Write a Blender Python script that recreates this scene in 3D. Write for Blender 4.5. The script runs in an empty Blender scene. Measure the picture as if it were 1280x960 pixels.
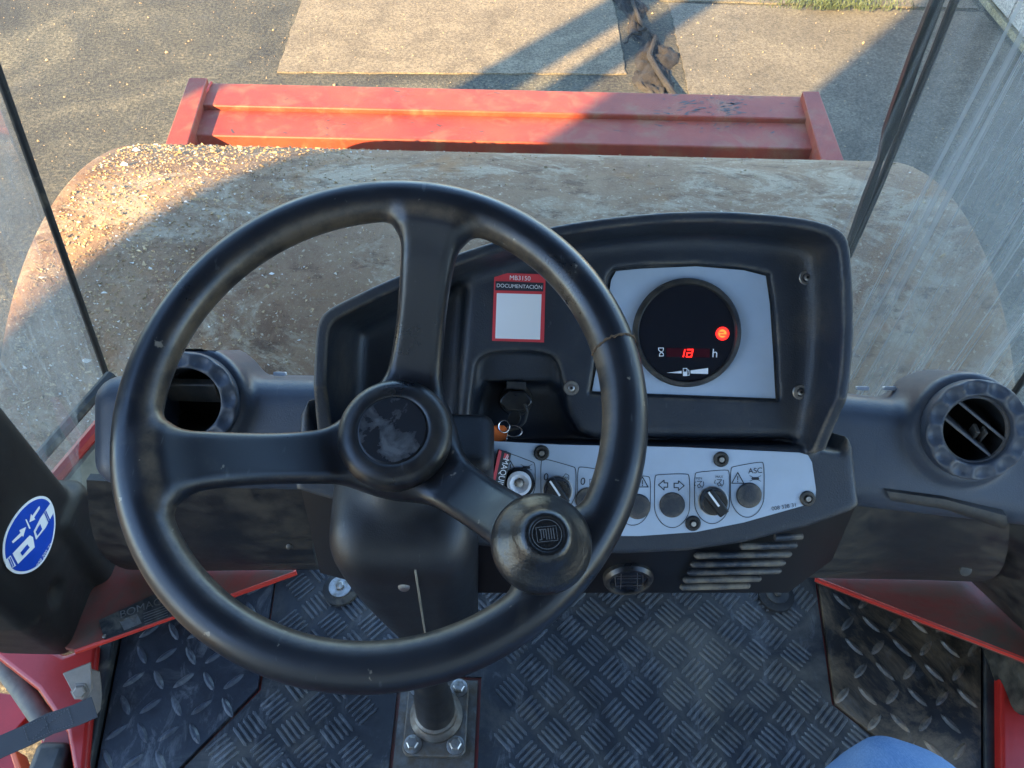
import bpy, bmesh, math, random
import numpy as np
from mathutils import Vector, Matrix
random.seed(7); rng = np.random.default_rng(7)
R_ = math.radians

# ---------------------------------------------------------------- camera, sky, sun, exposure
scn = bpy.context.scene
FPX, PITCH, ROLL, ZC = 967.0, 50.0, 1.3, 2.72
CAM = np.array([0, 0, ZC])
_p, _r = R_(PITCH), R_(ROLL)
_f = np.array([0, math.cos(_p), -math.sin(_p)]); _R0 = np.array([1., 0, 0]); _U0 = np.cross(_R0, _f)
_R = math.cos(_r)*_R0 + math.sin(_r)*_U0; _U = -math.sin(_r)*_R0 + math.cos(_r)*_U0
cam = bpy.data.cameras.new('camera'); camo = bpy.data.objects.new('camera', cam)
scn.collection.objects.link(camo); scn.camera = camo
cam.sensor_width = 36; cam.lens = FPX/1280*36; cam.clip_start = .02; cam.clip_end = 500
camo.matrix_world = Matrix(((_R[0], _U[0], -_f[0], 0), (_R[1], _U[1], -_f[1], 0), (_R[2], _U[2], -_f[2], ZC), (0, 0, 0, 1)))
SUN_AZ, SUN_EL = 39.0, 25.0          # light travels forward and to the right
w = bpy.data.worlds.new('World'); scn.world = w; w.use_nodes = True
nt = w.node_tree; bg = nt.nodes['Background']
sky = nt.nodes.new('ShaderNodeTexSky'); sky.sky_type = 'NISHITA'; sky.sun_disc = False
sky.sun_elevation = R_(SUN_EL); sky.sun_rotation = R_(SUN_AZ+180)
nt.links.new(sky.outputs[0], bg.inputs[0]); bg.inputs[1].default_value = .15
sky.dust_density = .1; sky.ozone_density = 3.2; sky.air_density = 1.0
sl = bpy.data.lights.new('sun', 'SUN'); sl.energy = 4.8; sl.angle = R_(.5); sl.color = (1, .69, .34)
so = bpy.data.objects.new('sun', sl); scn.collection.objects.link(so)
sd = Vector((math.sin(R_(SUN_AZ))*math.cos(R_(SUN_EL)), math.cos(R_(SUN_AZ))*math.cos(R_(SUN_EL)), -math.sin(R_(SUN_EL))))
so.rotation_euler = sd.to_track_quat('-Z', 'Y').to_euler(); so.location = (-6, -6, 6)
scn.view_settings.view_transform = 'Standard'; scn.view_settings.look = 'None'
scn.view_settings.exposure = 2.82; scn.view_settings.gamma = 1
scn.render.engine = 'CYCLES'
try:
    scn.cycles.transparent_max_bounces = 16; scn.cycles.max_bounces = 8
except Exception: pass

# ---------------------------------------------------------------- pixel rays (1280x960 photo) to points
def ray(x, y): return (x-640)/FPX*_R - (y-480)/FPX*_U + _f
def atz(x, y, z): d = ray(x, y); return CAM + (z-ZC)/d[2]*d
def aty(x, y, Y): d = ray(x, y); return CAM + Y/d[1]*d
def atx(x, y, X): d = ray(x, y); return CAM + X/d[0]*d
def atd(x, y, t): return CAM + t*ray(x, y)
class Frame:
    def __init__(s, O, n, u=(1, 0, 0)):
        s.O = np.array(O, float); s.n = np.array(n, float)/np.linalg.norm(n)
        u = np.array(u, float); u = u - s.n*(u@s.n); s.u = u/np.linalg.norm(u); s.v = np.cross(s.n, s.u)
    def pt(s, u, v, w=0): return s.O + u*s.u + v*s.v + w*s.n
    def pts(s, A): A = np.asarray(A, float); return s.O + A[:, :1]*s.u + A[:, 1:2]*s.v + A[:, 2:3]*s.n
    def uv(s, x, y, w=0):
        d = ray(x, y); t = ((s.O + w*s.n - CAM)@s.n)/(d@s.n); q = CAM + t*d - s.O
        return np.array([q@s.u, q@s.v])
    def poly(s, px, w=0): return np.array([s.uv(x, y, w) for x, y in px])

# ---------------------------------------------------------------- objects
C = scn.collection
ORG = {}
def tag(o, label=None, cat=None, group=None, kind=None):
    if label: o['label'] = label
    if cat: o['category'] = cat
    if group: o['group'] = group
    if kind: o['kind'] = kind
    return o
def thing(name, label, cat, loc, group=None):
    o = bpy.data.objects.new(name, None); C.objects.link(o); o.empty_display_size = .05
    o.location = Vector(loc); ORG[o.name] = np.array(loc, float)
    return tag(o, label, cat, group)
def mk(name, V, F, mat, parent=None, smooth=False, bevel=0, sharp=35):
    V = np.asarray(V, float)
    if parent is None: org = np.array([*(V[:, :2].min(0)+V[:, :2].max(0))/2, V[:, 2].min()])
    else: org = ORG[parent.name]
    me = bpy.data.meshes.new(name); me.from_pydata((V-org).tolist(), [], [tuple(int(i) for i in f) for f in F]); me.update()
    if smooth:
        me.polygons.foreach_set('use_smooth', [True]*len(me.polygons))
        if sharp and sharp < 180: me.set_sharp_from_angle(angle=R_(sharp))
    if mat: me.materials.append(mat)
    o = bpy.data.objects.new(name, me); C.objects.link(o)
    if parent is None: o.location = Vector(org); ORG[o.name] = org
    else: o.parent = parent; ORG[o.name] = org
    if bevel:
        b = o.modifiers.new('bevel', 'BEVEL'); b.width = bevel; b.segments = 3; b.limit_method = 'ANGLE'; b.angle_limit = R_(30)
        me.polygons.foreach_set('use_smooth', [True]*len(me.polygons)); me.set_sharp_from_angle(angle=R_(50))
    return o
def fixn(V, F):
    bm = bmesh.new(); vs = [bm.verts.new(v) for v in V]
    for f in F:
        try: bm.faces.new([vs[i] for i in f])
        except ValueError: pass
    bmesh.ops.recalc_face_normals(bm, faces=bm.faces); bm.verts.index_update()
    V2 = [tuple(v.co) for v in bm.verts]; F2 = [[v.index for v in f.verts] for f in bm.faces]; bm.free()
    return V2, F2
class MB:
    def __init__(s): s.V = []; s.F = []
    def add(s, V, F):
        n = len(s.V); s.V += [tuple(v) for v in V]; s.F += [[i+n for i in f] for f in F]; return s
    def box(s, c, size, M=None):
        a = np.array(size)/2; P = np.array([[x, y, z] for x in (-1, 1) for y in (-1, 1) for z in (-1, 1)])*a
        if M is not None: P = P@np.array(M).T
        return s.add(P+np.array(c), [[0, 1, 3, 2], [4, 6, 7, 5], [0, 4, 5, 1], [2, 3, 7, 6], [0, 2, 6, 4], [1, 5, 7, 3]])
    def prism(s, A, B):
        n = len(A); return s.add(*fixn(list(A)+list(B), [list(range(n))[::-1], list(range(n, 2*n))]+[[i, (i+1) % n, n+(i+1) % n, n+i] for i in range(n)]))
    def plate(s, fr, poly, w0, w1): return s.prism([fr.pt(a, b, w0) for a, b in poly], [fr.pt(a, b, w1) for a, b in poly])
    def tube(s, path, rad, seg=16, cap=True):
        path = [np.array(p, float) for p in path]; n = len(path)
        rad = [rad]*n if np.isscalar(rad) else rad
        T = [path[min(i+1, n-1)]-path[max(i-1, 0)] for i in range(n)]; T = [t/np.linalg.norm(t) for t in T]
        a = np.cross(T[0], [0, 0, 1.]);
        if np.linalg.norm(a) < .1: a = np.cross(T[0], [0, 1., 0])
        V = []
        for i in range(n):
            a = a-T[i]*(a@T[i]); a /= np.linalg.norm(a); b = np.cross(T[i], a)
            for k in range(seg):
                t = 2*math.pi*k/seg; V.append(path[i]+rad[i]*(math.cos(t)*a+math.sin(t)*b))
        F = [[i*seg+k, i*seg+(k+1) % seg, (i+1)*seg+(k+1) % seg, (i+1)*seg+k] for i in range(n-1) for k in range(seg)]
        if cap: F += [list(range(seg))[::-1], list(range((n-1)*seg, n*seg))]
        return s.add(V, F)
    def lathe(s, O, n, prof, seg=48, u=(1, 0, 0), closed=False, cap0=True):
        fr = Frame(O, n, u); V = []; m = len(prof)
        for r, h in prof:
            for k in range(seg):
                t = 2*math.pi*k/seg; V.append(fr.pt(r*math.cos(t), r*math.sin(t), h))
        F = [[i*seg+k, i*seg+(k+1) % seg, ((i+1) % m)*seg+(k+1) % seg, ((i+1) % m)*seg+k] for i in range(m if closed else m-1) for k in range(seg)]
        if not closed:
            F += ([list(range(seg))[::-1]] if cap0 else [])+[list(range((m-1)*seg, m*seg))]
        return s.add(V, F)
    def lines(s, fr, polys, wid, w):
        for L in polys:
            for a, b in zip(L[:-1], L[1:]):
                a = np.array(a, float); b = np.array(b, float); d = b-a; l = np.linalg.norm(d)
                if l < 1e-9: continue
                d /= l; q = np.array([-d[1], d[0]])*wid/2; a2 = a-d*wid*.3; b2 = b+d*wid*.3
                s.add([fr.pt(*(a2-q), w), fr.pt(*(b2-q), w), fr.pt(*(b2+q), w), fr.pt(*(a2+q), w)], [[0, 1, 2, 3]])
        return s
    def fill(s, fr, poly, w):
        return s.add([fr.pt(a, b, w) for a, b in poly], [list(range(len(poly)))])
    def mk(s, name, mat, parent=None, **k): return mk(name, s.V, s.F, mat, parent, **k)

def chaikin(P, n=2):
    P = np.asarray(P, float)
    for _ in range(n):
        Q = np.roll(P, -1, 0); P = np.stack([.75*P+.25*Q, .25*P+.75*Q], 1).reshape(-1, P.shape[1])
    return P
def rrect(cx, cy, hw, hh, r, n=5):
    out = []
    for sx, sy, a0 in ((1, 1, 0), (-1, 1, 90), (-1, -1, 180), (1, -1, 270)):
        for k in range(n+1):
            a = R_(a0+90*k/n); out.append((cx+sx*(hw-r)+r*math.cos(a), cy+sy*(hh-r)+r*math.sin(a)))
    return out
def circ(cx, cy, r, n=24): return [(cx+r*math.cos(2*math.pi*k/n), cy+r*math.sin(2*math.pi*k/n)) for k in range(n)]

# signed distance modelling: moulded plastic, cloth over a knee, the wheel
def surfnets(fn, lo, hi, h):
    lo = np.array(lo, float); n = np.ceil((np.array(hi)-lo)/h).astype(int)+1
    ax = [lo[i]+h*np.arange(n[i]) for i in range(3)]
    X, Y, Z = np.meshgrid(*ax, indexing='ij', sparse=True)
    D = np.broadcast_to(fn(X, Y, Z), tuple(n)).astype(np.float32); S = D < 0
    m = n-1; cnt = np.zeros(m, np.int8); acc = np.zeros((*m, 3), np.float32)
    corner = [(a, b, c) for a in (0, 1) for b in (0, 1) for c in (0, 1)]
    sl_ = lambda c: tuple(slice(c[i], c[i]+m[i]) for i in range(3))
    for a in corner:
        for i in range(3):
            if a[i]: continue
            b = list(a); b[i] = 1
            da, db = D[sl_(a)], D[sl_(b)]; x = S[sl_(a)] != S[sl_(b)]
            t = np.where(x, da/np.where(x, da-db, 1), 0)
            cnt += x
            for j in range(3): acc[..., j] += np.where(x, a[j]+(t if j == i else 0), 0)
    act = cnt > 0; idx = np.full(m, -1, np.int64); idx[act] = np.arange(act.sum())
    V = (np.argwhere(act) + acc[act]/cnt[act][:, None])*h + lo
    F = []
    for i in range(3):
        j, k = (i+1) % 3, (i+2) % 3
        s0 = [slice(0, n[q]) for q in range(3)]; s1 = list(s0); s0[i] = slice(0, m[i]); s1[i] = slice(1, n[i])
        A, B = S[tuple(s0)], S[tuple(s1)]; E = np.argwhere(A != B)
        E = E[(E[:, j] > 0) & (E[:, k] > 0) & (E[:, j] < m[j]) & (E[:, k] < m[k])]
        if not len(E): continue
        o1 = np.zeros(3, int); o1[j] = 1; o2 = np.zeros(3, int); o2[k] = 1
        q = [idx[tuple((E-o).T)] for o in (o1+o2, o2, 0*o1, o1)]
        Q = np.stack(q, 1); fl = ~A[tuple(E.T)]; Q[fl] = Q[fl][:, ::-1]; F.append(Q)
    return V, np.concatenate(F)
def smin(a, b, k): h = np.clip(.5+.5*(b-a)/k, 0, 1); return b*(1-h)+a*h-k*h*(1-h)
def smax(a, b, k): return -smin(-a, -b, k)
def box3(x, y, z, hx, hy, hz, r):
    a, b, c = np.abs(x)-hx+r, np.abs(y)-hy+r, np.abs(z)-hz+r
    return np.sqrt(np.maximum(a, 0)**2+np.maximum(b, 0)**2+np.maximum(c, 0)**2)+np.minimum(np.maximum(np.maximum(a, b), c), 0)-r
def poly2(P, U, Vv):
    U, Vv = np.broadcast_arrays(U, Vv); d = np.full(U.shape, 1e9); ins = np.zeros(U.shape, bool)
    Q = np.roll(P, -1, 0)
    for (ax, ay), (bx, by) in zip(P, Q):
        ex, ey = bx-ax, by-ay; wx, wy = U-ax, Vv-ay
        t = np.clip((wx*ex+wy*ey)/(ex*ex+ey*ey+1e-12), 0, 1)
        d = np.minimum(d, (wx-ex*t)**2+(wy-ey*t)**2)
        c = ((ay <= Vv) & (by > Vv)) | ((by <= Vv) & (ay > Vv))
        if abs(ey) > 1e-12: ins ^= c & (U < ax+(Vv-ay)/ey*ex)
    d = np.sqrt(d); return np.where(ins, -d, d)
def extr(d2, W, w0, w1, r):
    a = d2+r; b = np.abs(W-(w0+w1)/2)-(w1-w0)/2+r
    return np.sqrt(np.maximum(a, 0)**2+np.maximum(b, 0)**2)+np.minimum(np.maximum(a, b), 0)-r
def caps(x, y, z, a, b, r0, r1):
    a = np.array(a); b = np.array(b); d = b-a
    t = np.clip(((x-a[0])*d[0]+(y-a[1])*d[1]+(z-a[2])*d[2])/(d@d), 0, 1)
    return np.sqrt((x-a[0]-t*d[0])**2+(y-a[1]-t*d[1])**2+(z-a[2]-t*d[2])**2)-(r0+(r1-r0)*t)
def sdf_obj(name, fn, lo, hi, h, mat, parent=None, fr=None):
    V, F = surfnets(fn, lo, hi, h)
    if fr: V = fr.pts(V)
    return mk(name, V, F, mat, parent, smooth=True, sharp=0)
def text(name, s, fr, u, v, size, ang, mat, parent, wv, align='CENTER', sx=1.0):
    cu = bpy.data.curves.new('t', 'FONT'); cu.body = s; cu.size = size; cu.align_x = align; cu.align_y = 'CENTER'
    ob = bpy.data.objects.new('t', cu); C.objects.link(ob)
    dg = bpy.context.evaluated_depsgraph_get(); me = bpy.data.meshes.new_from_object(ob.evaluated_get(dg))
    V = np.array([v_.co for v_ in me.vertices]).reshape(-1, 3); F = [list(p.vertices) for p in me.polygons]
    bpy.data.objects.remove(ob); bpy.data.curves.remove(cu); bpy.data.meshes.remove(me)
    ca, sa = math.cos(ang), math.sin(ang)
    P = np.stack([u+ca*V[:, 0]*sx-sa*V[:, 1], v+sa*V[:, 0]*sx+ca*V[:, 1], np.full(len(V), wv)], 1)
    return mk(name, fr.pts(P), F, mat, parent)

# ---------------------------------------------------------------- materials
def mat_base(name):
    m = bpy.data.materials.new(name); m.use_nodes = True; t = m.node_tree; return m, t, t.nodes['Principled BSDF']
def N(t, kind, **k):
    n = t.nodes.new('ShaderNode'+kind)
    for a, b in k.items(): setattr(n, a, b)
    return n
def noise(t, scale, detail=4, rough=.6, coord=None, stretch=None, dist=0):
    n = N(t, 'TexNoise'); n.inputs['Scale'].default_value = scale; n.inputs['Detail'].default_value = detail
    n.inputs['Roughness'].default_value = rough; n.inputs['Distortion'].default_value = dist
    tc = N(t, 'NewGeometry'); out = tc.outputs['Position']
    if coord == 'obj': out = N(t, 'TexCoord').outputs['Object']
    if stretch:
        mp = N(t, 'Mapping'); mp.inputs['Scale'].default_value = stretch; t.links.new(out, mp.inputs[0]); out = mp.outputs[0]
    t.links.new(out, n.inputs['Vector']); return n.outputs['Fac']
def ramp(t, src, stops):
    r = N(t, 'ValToRGB'); e = r.color_ramp.elements
    while len(e) < len(stops): e.new(.5)
    for q, (p, c) in zip(e, stops):
        q.position = p; q.color = (*c, 1) if hasattr(c, '__len__') else (c, c, c, 1)
    t.links.new(src, r.inputs[0]); return r.outputs[0]
def mix(t, f, a, b):
    m = N(t, 'MixRGB')
    for s, i in ((f, 0), (a, 1), (b, 2)):
        if hasattr(s, 'is_output'): t.links.new(s, m.inputs[i])
        elif i == 0: m.inputs[0].default_value = s
        else: m.inputs[i].default_value = (*s, 1)
    return m.outputs[0]
def bump(t, p, src, strength, dist, prev=None):
    b = N(t, 'Bump'); b.inputs['Strength'].default_value = strength; b.inputs['Distance'].default_value = dist
    t.links.new(src, b.inputs['Height'])
    if prev: t.links.new(prev, b.inputs['Normal'])
    t.links.new(b.outputs[0], p.inputs['Normal']); return b.outputs[0]
def simple(name, col, rough=.5, metal=0, nscale=0, namt=.25, bscale=0, bamt=.2, bdist=.001, dust=None, dlo=.5, dhi=.75, dscale=12, emis=0, coat=0):
    m, t, p = mat_base(name); c = col
    if nscale:
        c = ramp(t, noise(t, nscale), [(.3, [x*(1-namt) for x in col]), (.7, [min(1, x*(1+namt)) for x in col])])
    if dust is not None:
        f = ramp(t, noise(t, dscale, 6, .65, dist=.4), [(dlo, 0.), (dhi, 1.)]); c = mix(t, f, c, dust)
        rr = ramp(t, noise(t, dscale, 6, .65, dist=.4), [(dlo, rough), (dhi, min(1, rough+.35))]); t.links.new(rr, p.inputs['Roughness'])
    else: p.inputs['Roughness'].default_value = rough
    if hasattr(c, 'is_output'): t.links.new(c, p.inputs['Base Color'])
    else: p.inputs['Base Color'].default_value = (*c, 1)
    p.inputs['Metallic'].default_value = metal
    if coat: p.inputs['Coat Weight'].default_value = coat
    if bscale: bump(t, p, noise(t, bscale, 3), bamt, bdist)
    if emis:
        p.inputs['Emission Color'].default_value = (*col, 1); p.inputs['Emission Strength'].default_value = emis
    return m
DUSTC = (.20, .165, .115)
def plastic(name, base=(.024, .026, .030), rough=.48, grain=900, gamt=.25, dustc=DUSTC, dlo=.52, dhi=.82, dmax=.5, edge=.5, dscale=9):
    m, t, p = mat_base(name)
    n1 = noise(t, dscale, 7, .68, dist=.6); n2 = noise(t, 60, 5, .7)
    f1 = ramp(t, n1, [(dlo, 0.), (dhi, dmax)]); f2 = ramp(t, n2, [(.35, 0.), (.75, 1.)])
    mu = N(t, 'Math', operation='MULTIPLY'); t.links.new(f1, mu.inputs[0]); t.links.new(f2, mu.inputs[1])
    geo = N(t, 'NewGeometry'); pe = ramp(t, geo.outputs['Pointiness'], [(.515, 0.), (.56, edge)])
    cr = ramp(t, geo.outputs['Pointiness'], [(.42, edge), (.485, 0.)])
    n3 = ramp(t, noise(t, 25, 5, .7), [(.4, 0.), (.62, 1.)])
    mx = N(t, 'Math', operation='MAXIMUM'); t.links.new(pe, mx.inputs[0]); t.links.new(cr, mx.inputs[1])
    m3 = N(t, 'Math', operation='MULTIPLY'); t.links.new(mx.outputs[0], m3.inputs[0]); t.links.new(n3, m3.inputs[1])
    ad = N(t, 'Math', operation='ADD', use_clamp=True); t.links.new(mu.outputs[0], ad.inputs[0]); t.links.new(m3.outputs[0], ad.inputs[1])
    col = mix(t, ad.outputs[0], base, dustc)
    # fine scratches
    sc = ramp(t, noise(t, 220, 2, .5, stretch=(1, .12, .6)), [(.70, 0.), (.76, .25)])
    col = mix(t, sc, col, (.11, .11, .11))
    t.links.new(col, p.inputs['Base Color'])
    rr = N(t, 'Math', operation='MULTIPLY_ADD'); t.links.new(ad.outputs[0], rr.inputs[0]); rr.inputs[1].default_value = .35
    r2 = ramp(t, noise(t, 14, 5, .7), [(.3, rough-.08), (.7, rough+.12)]); t.links.new(r2, rr.inputs[2]); t.links.new(rr.outputs[0], p.inputs['Roughness'])
    bump(t, p, noise(t, grain, 2), gamt, .0006)
    return m
M = {}
M['plastic'] = plastic('console_plastic', (.018, .0235, .033), rough=.42, grain=620, gamt=.6, dmax=.32, dlo=.48, dhi=.88, edge=.9, dscale=14)
M['beam'] = plastic('beam_plastic', (.044, .055, .074), rough=.42, grain=620, gamt=.5, dmax=.2, dlo=.45, dhi=.9, edge=.5)
M['shroud'] = plastic('shroud_plastic', (.010, .0105, .0125), rough=.42, dmax=.05, gamt=.35, grain=700, dlo=.50, dhi=.9, dscale=20, edge=.25)
M['wheel'] = plastic('wheel_rubber', (.0075, .009, .0125), rough=.33, gamt=.06, grain=500, dmax=.45, edge=.8, dlo=.57, dhi=.80)
M['cap'] = plastic('hub_plastic', (.009, .010, .0125), rough=.30, gamt=.05, dmax=.25, dlo=.6, edge=.3)
M['knob'] = simple('knob_plastic', (.010, .010, .0105), .30, bscale=300, bamt=.4, bdist=.0008)
M['pillar'] = plastic('pillar_plastic', (.008, .0078, .0078), rough=.5, dmax=.25, gamt=.3, dlo=.56)
M['dusty'] = plastic('dusty_cover', (.020, .022, .025), rough=.45, dmax=.16, dlo=.40, dhi=.9, edge=.3, dscale=30)
M['black'] = simple('black_plastic', (.006, .0062, .007), .4)
M['deep'] = simple('dark_cavity', (.012, .011, .010), .8)
M['rubber'] = simple('black_rubber', (.02, .02, .02), .65, dust=DUSTC, dlo=.55, dhi=.8, dscale=20)
M['white'] = simple('white_panel', (.40, .47, .55), .36, nscale=30, namt=.05, dust=(.40, .36, .28), dlo=.62, dhi=.95, dscale=25)
M['print'] = simple('black_print', (.02, .025, .035), .5)
M['printw'] = simple('white_print', (.80, .80, .80), .5)
M['lens'] = simple('gauge_lens', (.010, .012, .018), .12, coat=.5)
M['ledstrip'] = simple('display_strip', (.05, .006, .012), .2)
M['led'] = simple('red_led', (1, .015, .01), .4, emis=.45)
M['ledo'] = simple('orange_led', (1, .10, .015), .4, emis=.6)
M['metal'] = simple('dull_steel', (.42, .40, .37), .38, 1, nscale=80, namt=.3, dust=(.22, .18, .13), dlo=.5, dhi=.7, dscale=60)
M['grimy'] = simple('grimy_steel', (.16, .15, .135), .45, .6, nscale=60, namt=.4, dust=(.14, .10, .065), dlo=.42, dhi=.66, dscale=30)
M['chrome'] = simple('chrome_wire', (.75, .75, .75), .18, 1)
M['orange'] = simple('orange_plastic', (.85, .17, .03), .45, nscale=80, namt=.12)
M['redtag'] = simple('red_label', (.62, .05, .06), .45)
M['tag'] = simple('black_tag', (.015, .016, .02), .35)
M['blue'] = simple('blue_label', (.008, .06, .42), .3, nscale=60, namt=.06)
M['belt'] = simple('webbing', (.060, .062, .068), .8, bscale=1500, bamt=.4)
M['stitch'] = simple('stitching', (.14, .14, .14), .8)
M['grime'] = simple('crack_dirt', (.09, .055, .03), .9)
def redpaint(name, dlo, dhi, dust=(.24, .16, .11), scl=8, base=(.42, .030, .022), rough=.42, fade=.3):
    m, t, p = mat_base(name)
    c = ramp(t, noise(t, 5, 6, .65), [(.3, [x*(1-fade) for x in base]), (.7, [base[0]*1.12, base[1]*1.6, base[2]*1.6])])
    f = ramp(t, noise(t, scl, 7, .7, dist=.5), [(dlo, 0.), (dhi, 1.)]); c = mix(t, f, c, dust)
    s = ramp(t, noise(t, 22, 7, .82, stretch=(.5, 1.4, 1)), [(.66, 0.), (.69, .85)]); c = mix(t, s, c, (.06, .045, .04))
    t.links.new(c, p.inputs['Base Color']); p.inputs['Roughness'].default_value = rough
    bump(t, p, noise(t, 60, 4), .12, .003); return m
M['red'] = redpaint('red_paint', .50, .85, dust=(.27, .14, .06), scl=9, base=(.31, .034, .011), rough=.6)
M['reddust'] = redpaint('red_paint_dusty', .30, .62, dust=(.11, .075, .055), scl=6, base=(.33, .02, .016))
M['redclean'] = redpaint('red_frame_paint', .60, .9, dust=(.20, .10, .07), base=(.40, .014, .010), rough=.35)
M['rededge'] = redpaint('red_edge_paint', .72, .85, dust=(.62, .36, .10), scl=30, base=(.62, .035, .02))

# ground materials
def asphalt():
    m, t, p = mat_base('worn_asphalt')
    big = ramp(t, noise(t, .9, 6, .65, dist=.6), [(.36, (.048, .043, .030)), (.5, (.10, .088, .058)), (.64, (.20, .172, .108))])
    gr = ramp(t, noise(t, 42, 7, .80), [(.38, (.06, .06, .05)), (.47, (.45, .45, .42)), (.56, (1, .97, .90)), (.66, (1.9, 1.8, 1.5))])
    mm = N(t, 'MixRGB', blend_type='MULTIPLY'); mm.inputs[0].default_value = .85
    t.links.new(big, mm.inputs[1]); t.links.new(gr, mm.inputs[2]); c = mm.outputs[0]
    st = ramp(t, noise(t, 2.3, 6, .7, dist=1.5), [(.56, 0.), (.66, .45)]); c = mix(t, st, c, (.06, .057, .048))
    t.links.new(c, p.inputs['Base Color']); p.inputs['Roughness'].default_value = .9
    bump(t, p, noise(t, 55, 6, .75), .75, .02); return m
M['asphalt'] = asphalt()
def concrete(name, a, b, s=3.0):
    m, t, p = mat_base(name)
    big = ramp(t, noise(t, s, 8, .7, dist=.4), [(.3, a), (.68, b)])
    gr = ramp(t, noise(t, 60, 7, .82), [(.38, .25), (.50, .9), (.62, 1.6)])
    mm = N(t, 'MixRGB', blend_type='MULTIPLY'); mm.inputs[0].default_value = .8
    t.links.new(big, mm.inputs[1]); t.links.new(gr, mm.inputs[2]); c = mm.outputs[0]
    st = ramp(t, noise(t, 1.4, 7, .7, dist=1.2), [(.57, 0.), (.70, .5)]); c = mix(t, st, c, (.10, .085, .06))
    t.links.new(c, p.inputs['Base Color']); p.inputs['Roughness'].default_value = .92
    bump(t, p, noise(t, 70, 6, .75), .5, .012); return m
M['concrete'] = concrete('sandy_concrete', (.115, .088, .052), (.225, .175, .105))
M['concrete2'] = concrete('grey_concrete', (.085, .071, .048), (.165, .138, .092), 2)
M['wallc'] = concrete('wall_concrete', (.36, .30, .235), (.48, .41, .33), 5)
M['walldirt'] = concrete('stained_plinth', (.20, .14, .06), (.36, .28, .16), 8)
M['mud'] = concrete('dried_mud', (.014, .011, .008), (.034, .026, .018), 14)
def drum():
    m, t, p = mat_base('dirty_drum_steel')
    c = ramp(t, noise(t, 2.2, 8, .70, dist=.8), [(.32, (.130, .068, .036)), (.48, (.205, .120, .066)), (.66, (.29, .185, .105))])
    f = ramp(t, noise(t, 22, 7, .80, dist=.8), [(.46, 0.), (.60, .6)]); c = mix(t, f, c, (.25, .160, .088))
    wt = ramp(t, noise(t, 4, 9, .82, dist=1.0, stretch=(.9, 1.3, 1.3)), [(.50, 0.), (.58, .7)]); c = mix(t, wt, c, (.36, .285, .19))
    rs = ramp(t, noise(t, 2.6, 6, .7, dist=1), [(.55, 0.), (.66, .75)]); c = mix(t, rs, c, (.25, .115, .04))
    sp = ramp(t, noise(t, 95, 3, .6), [(.62, 0.), (.68, .7)]); c = mix(t, sp, c, (.46, .37, .25))
    dk = ramp(t, noise(t, 13, 8, .82, stretch=(.7, 1.3, 1.3)), [(.54, 0.), (.60, .7)]); c = mix(t, dk, c, (.080, .042, .022))
    t.links.new(c, p.inputs['Base Color']); p.inputs['Roughness'].default_value = .75; p.inputs['Specular IOR Level'].default_value = .2
    b1 = bump(t, p, noise(t, 34, 7, .75, dist=.8), .5, .01); bump(t, p, noise(t, 170, 3), .35, .004, b1); return m
M['drum'] = drum()
M['crumb'] = simple('dry_mud_crumb', (.38, .265, .14), .95, nscale=14, namt=.4)
M['crumbp'] = simple('pale_chip', (.62, .58, .50), .9)
def floorm(name, base, dust, dlo, dhi, smear, r0=.32):
    m, t, p = mat_base(name)
    c = ramp(t, noise(t, 40, 5, .7), [(.3, [x*.75 for x in base]), (.7, [x*1.3 for x in base])])
    f = ramp(t, noise(t, 4.5, 8, .74, dist=1.2), [(dlo, 0.), (dhi, .85)]); c = mix(t, f, c, dust)
    s = ramp(t, noise(t, 28, 6, .75, stretch=(1, .4, 1), dist=.8), [(.55, 0.), (.72, smear)]); c = mix(t, s, c, (.22, .22, .22))
    st = ramp(t, noise(t, 3.4, 8, .76, dist=1.6), [(.54, 0.), (.62, .4)]); c = mix(t, st, c, (.008, .008, .009))
    t.links.new(c, p.inputs['Base Color'])
    r = ramp(t, noise(t, 12, 6, .7), [(.3, r0), (.7, r0+.3)]); t.links.new(r, p.inputs['Roughness'])
    bump(t, p, noise(t, 350, 3), .25, .001); return m
M['mat'] = floorm('ribbed_mat', (.022, .024, .028), (.145, .125, .095), .47, .74, .55)
M['treadL'] = floorm('tread_plate_paint', (.020, .024, .032), (.15, .145, .135), .54, .78, .6)
M['treadR'] = floorm('tread_plate_dirty', (.015, .0135, .012), (.20, .135, .075), .46, .62, .25)
M['rib'] = floorm('worn_rib', (.075, .080, .088), (.19, .165, .125), .47, .72, .9, .24)
M['barL'] = floorm('worn_tread_bar', (.050, .057, .072), (.20, .19, .175), .5, .72, .9, .24)
M['barR'] = floorm('muddy_tread_bar', (.05, .044, .038), (.28, .19, .11), .46, .62, .6, .3)
M['rail'] = simple('dusty_rail_paint', (.19, .17, .13), .6, nscale=20, namt=.3, dust=(.30, .26, .19), dlo=.5, dhi=.75, dscale=25)
M['brack'] = simple('dusty_bracket_paint', (.26, .22, .18), .6, nscale=40, namt=.2, bscale=300, bamt=.2)
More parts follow.
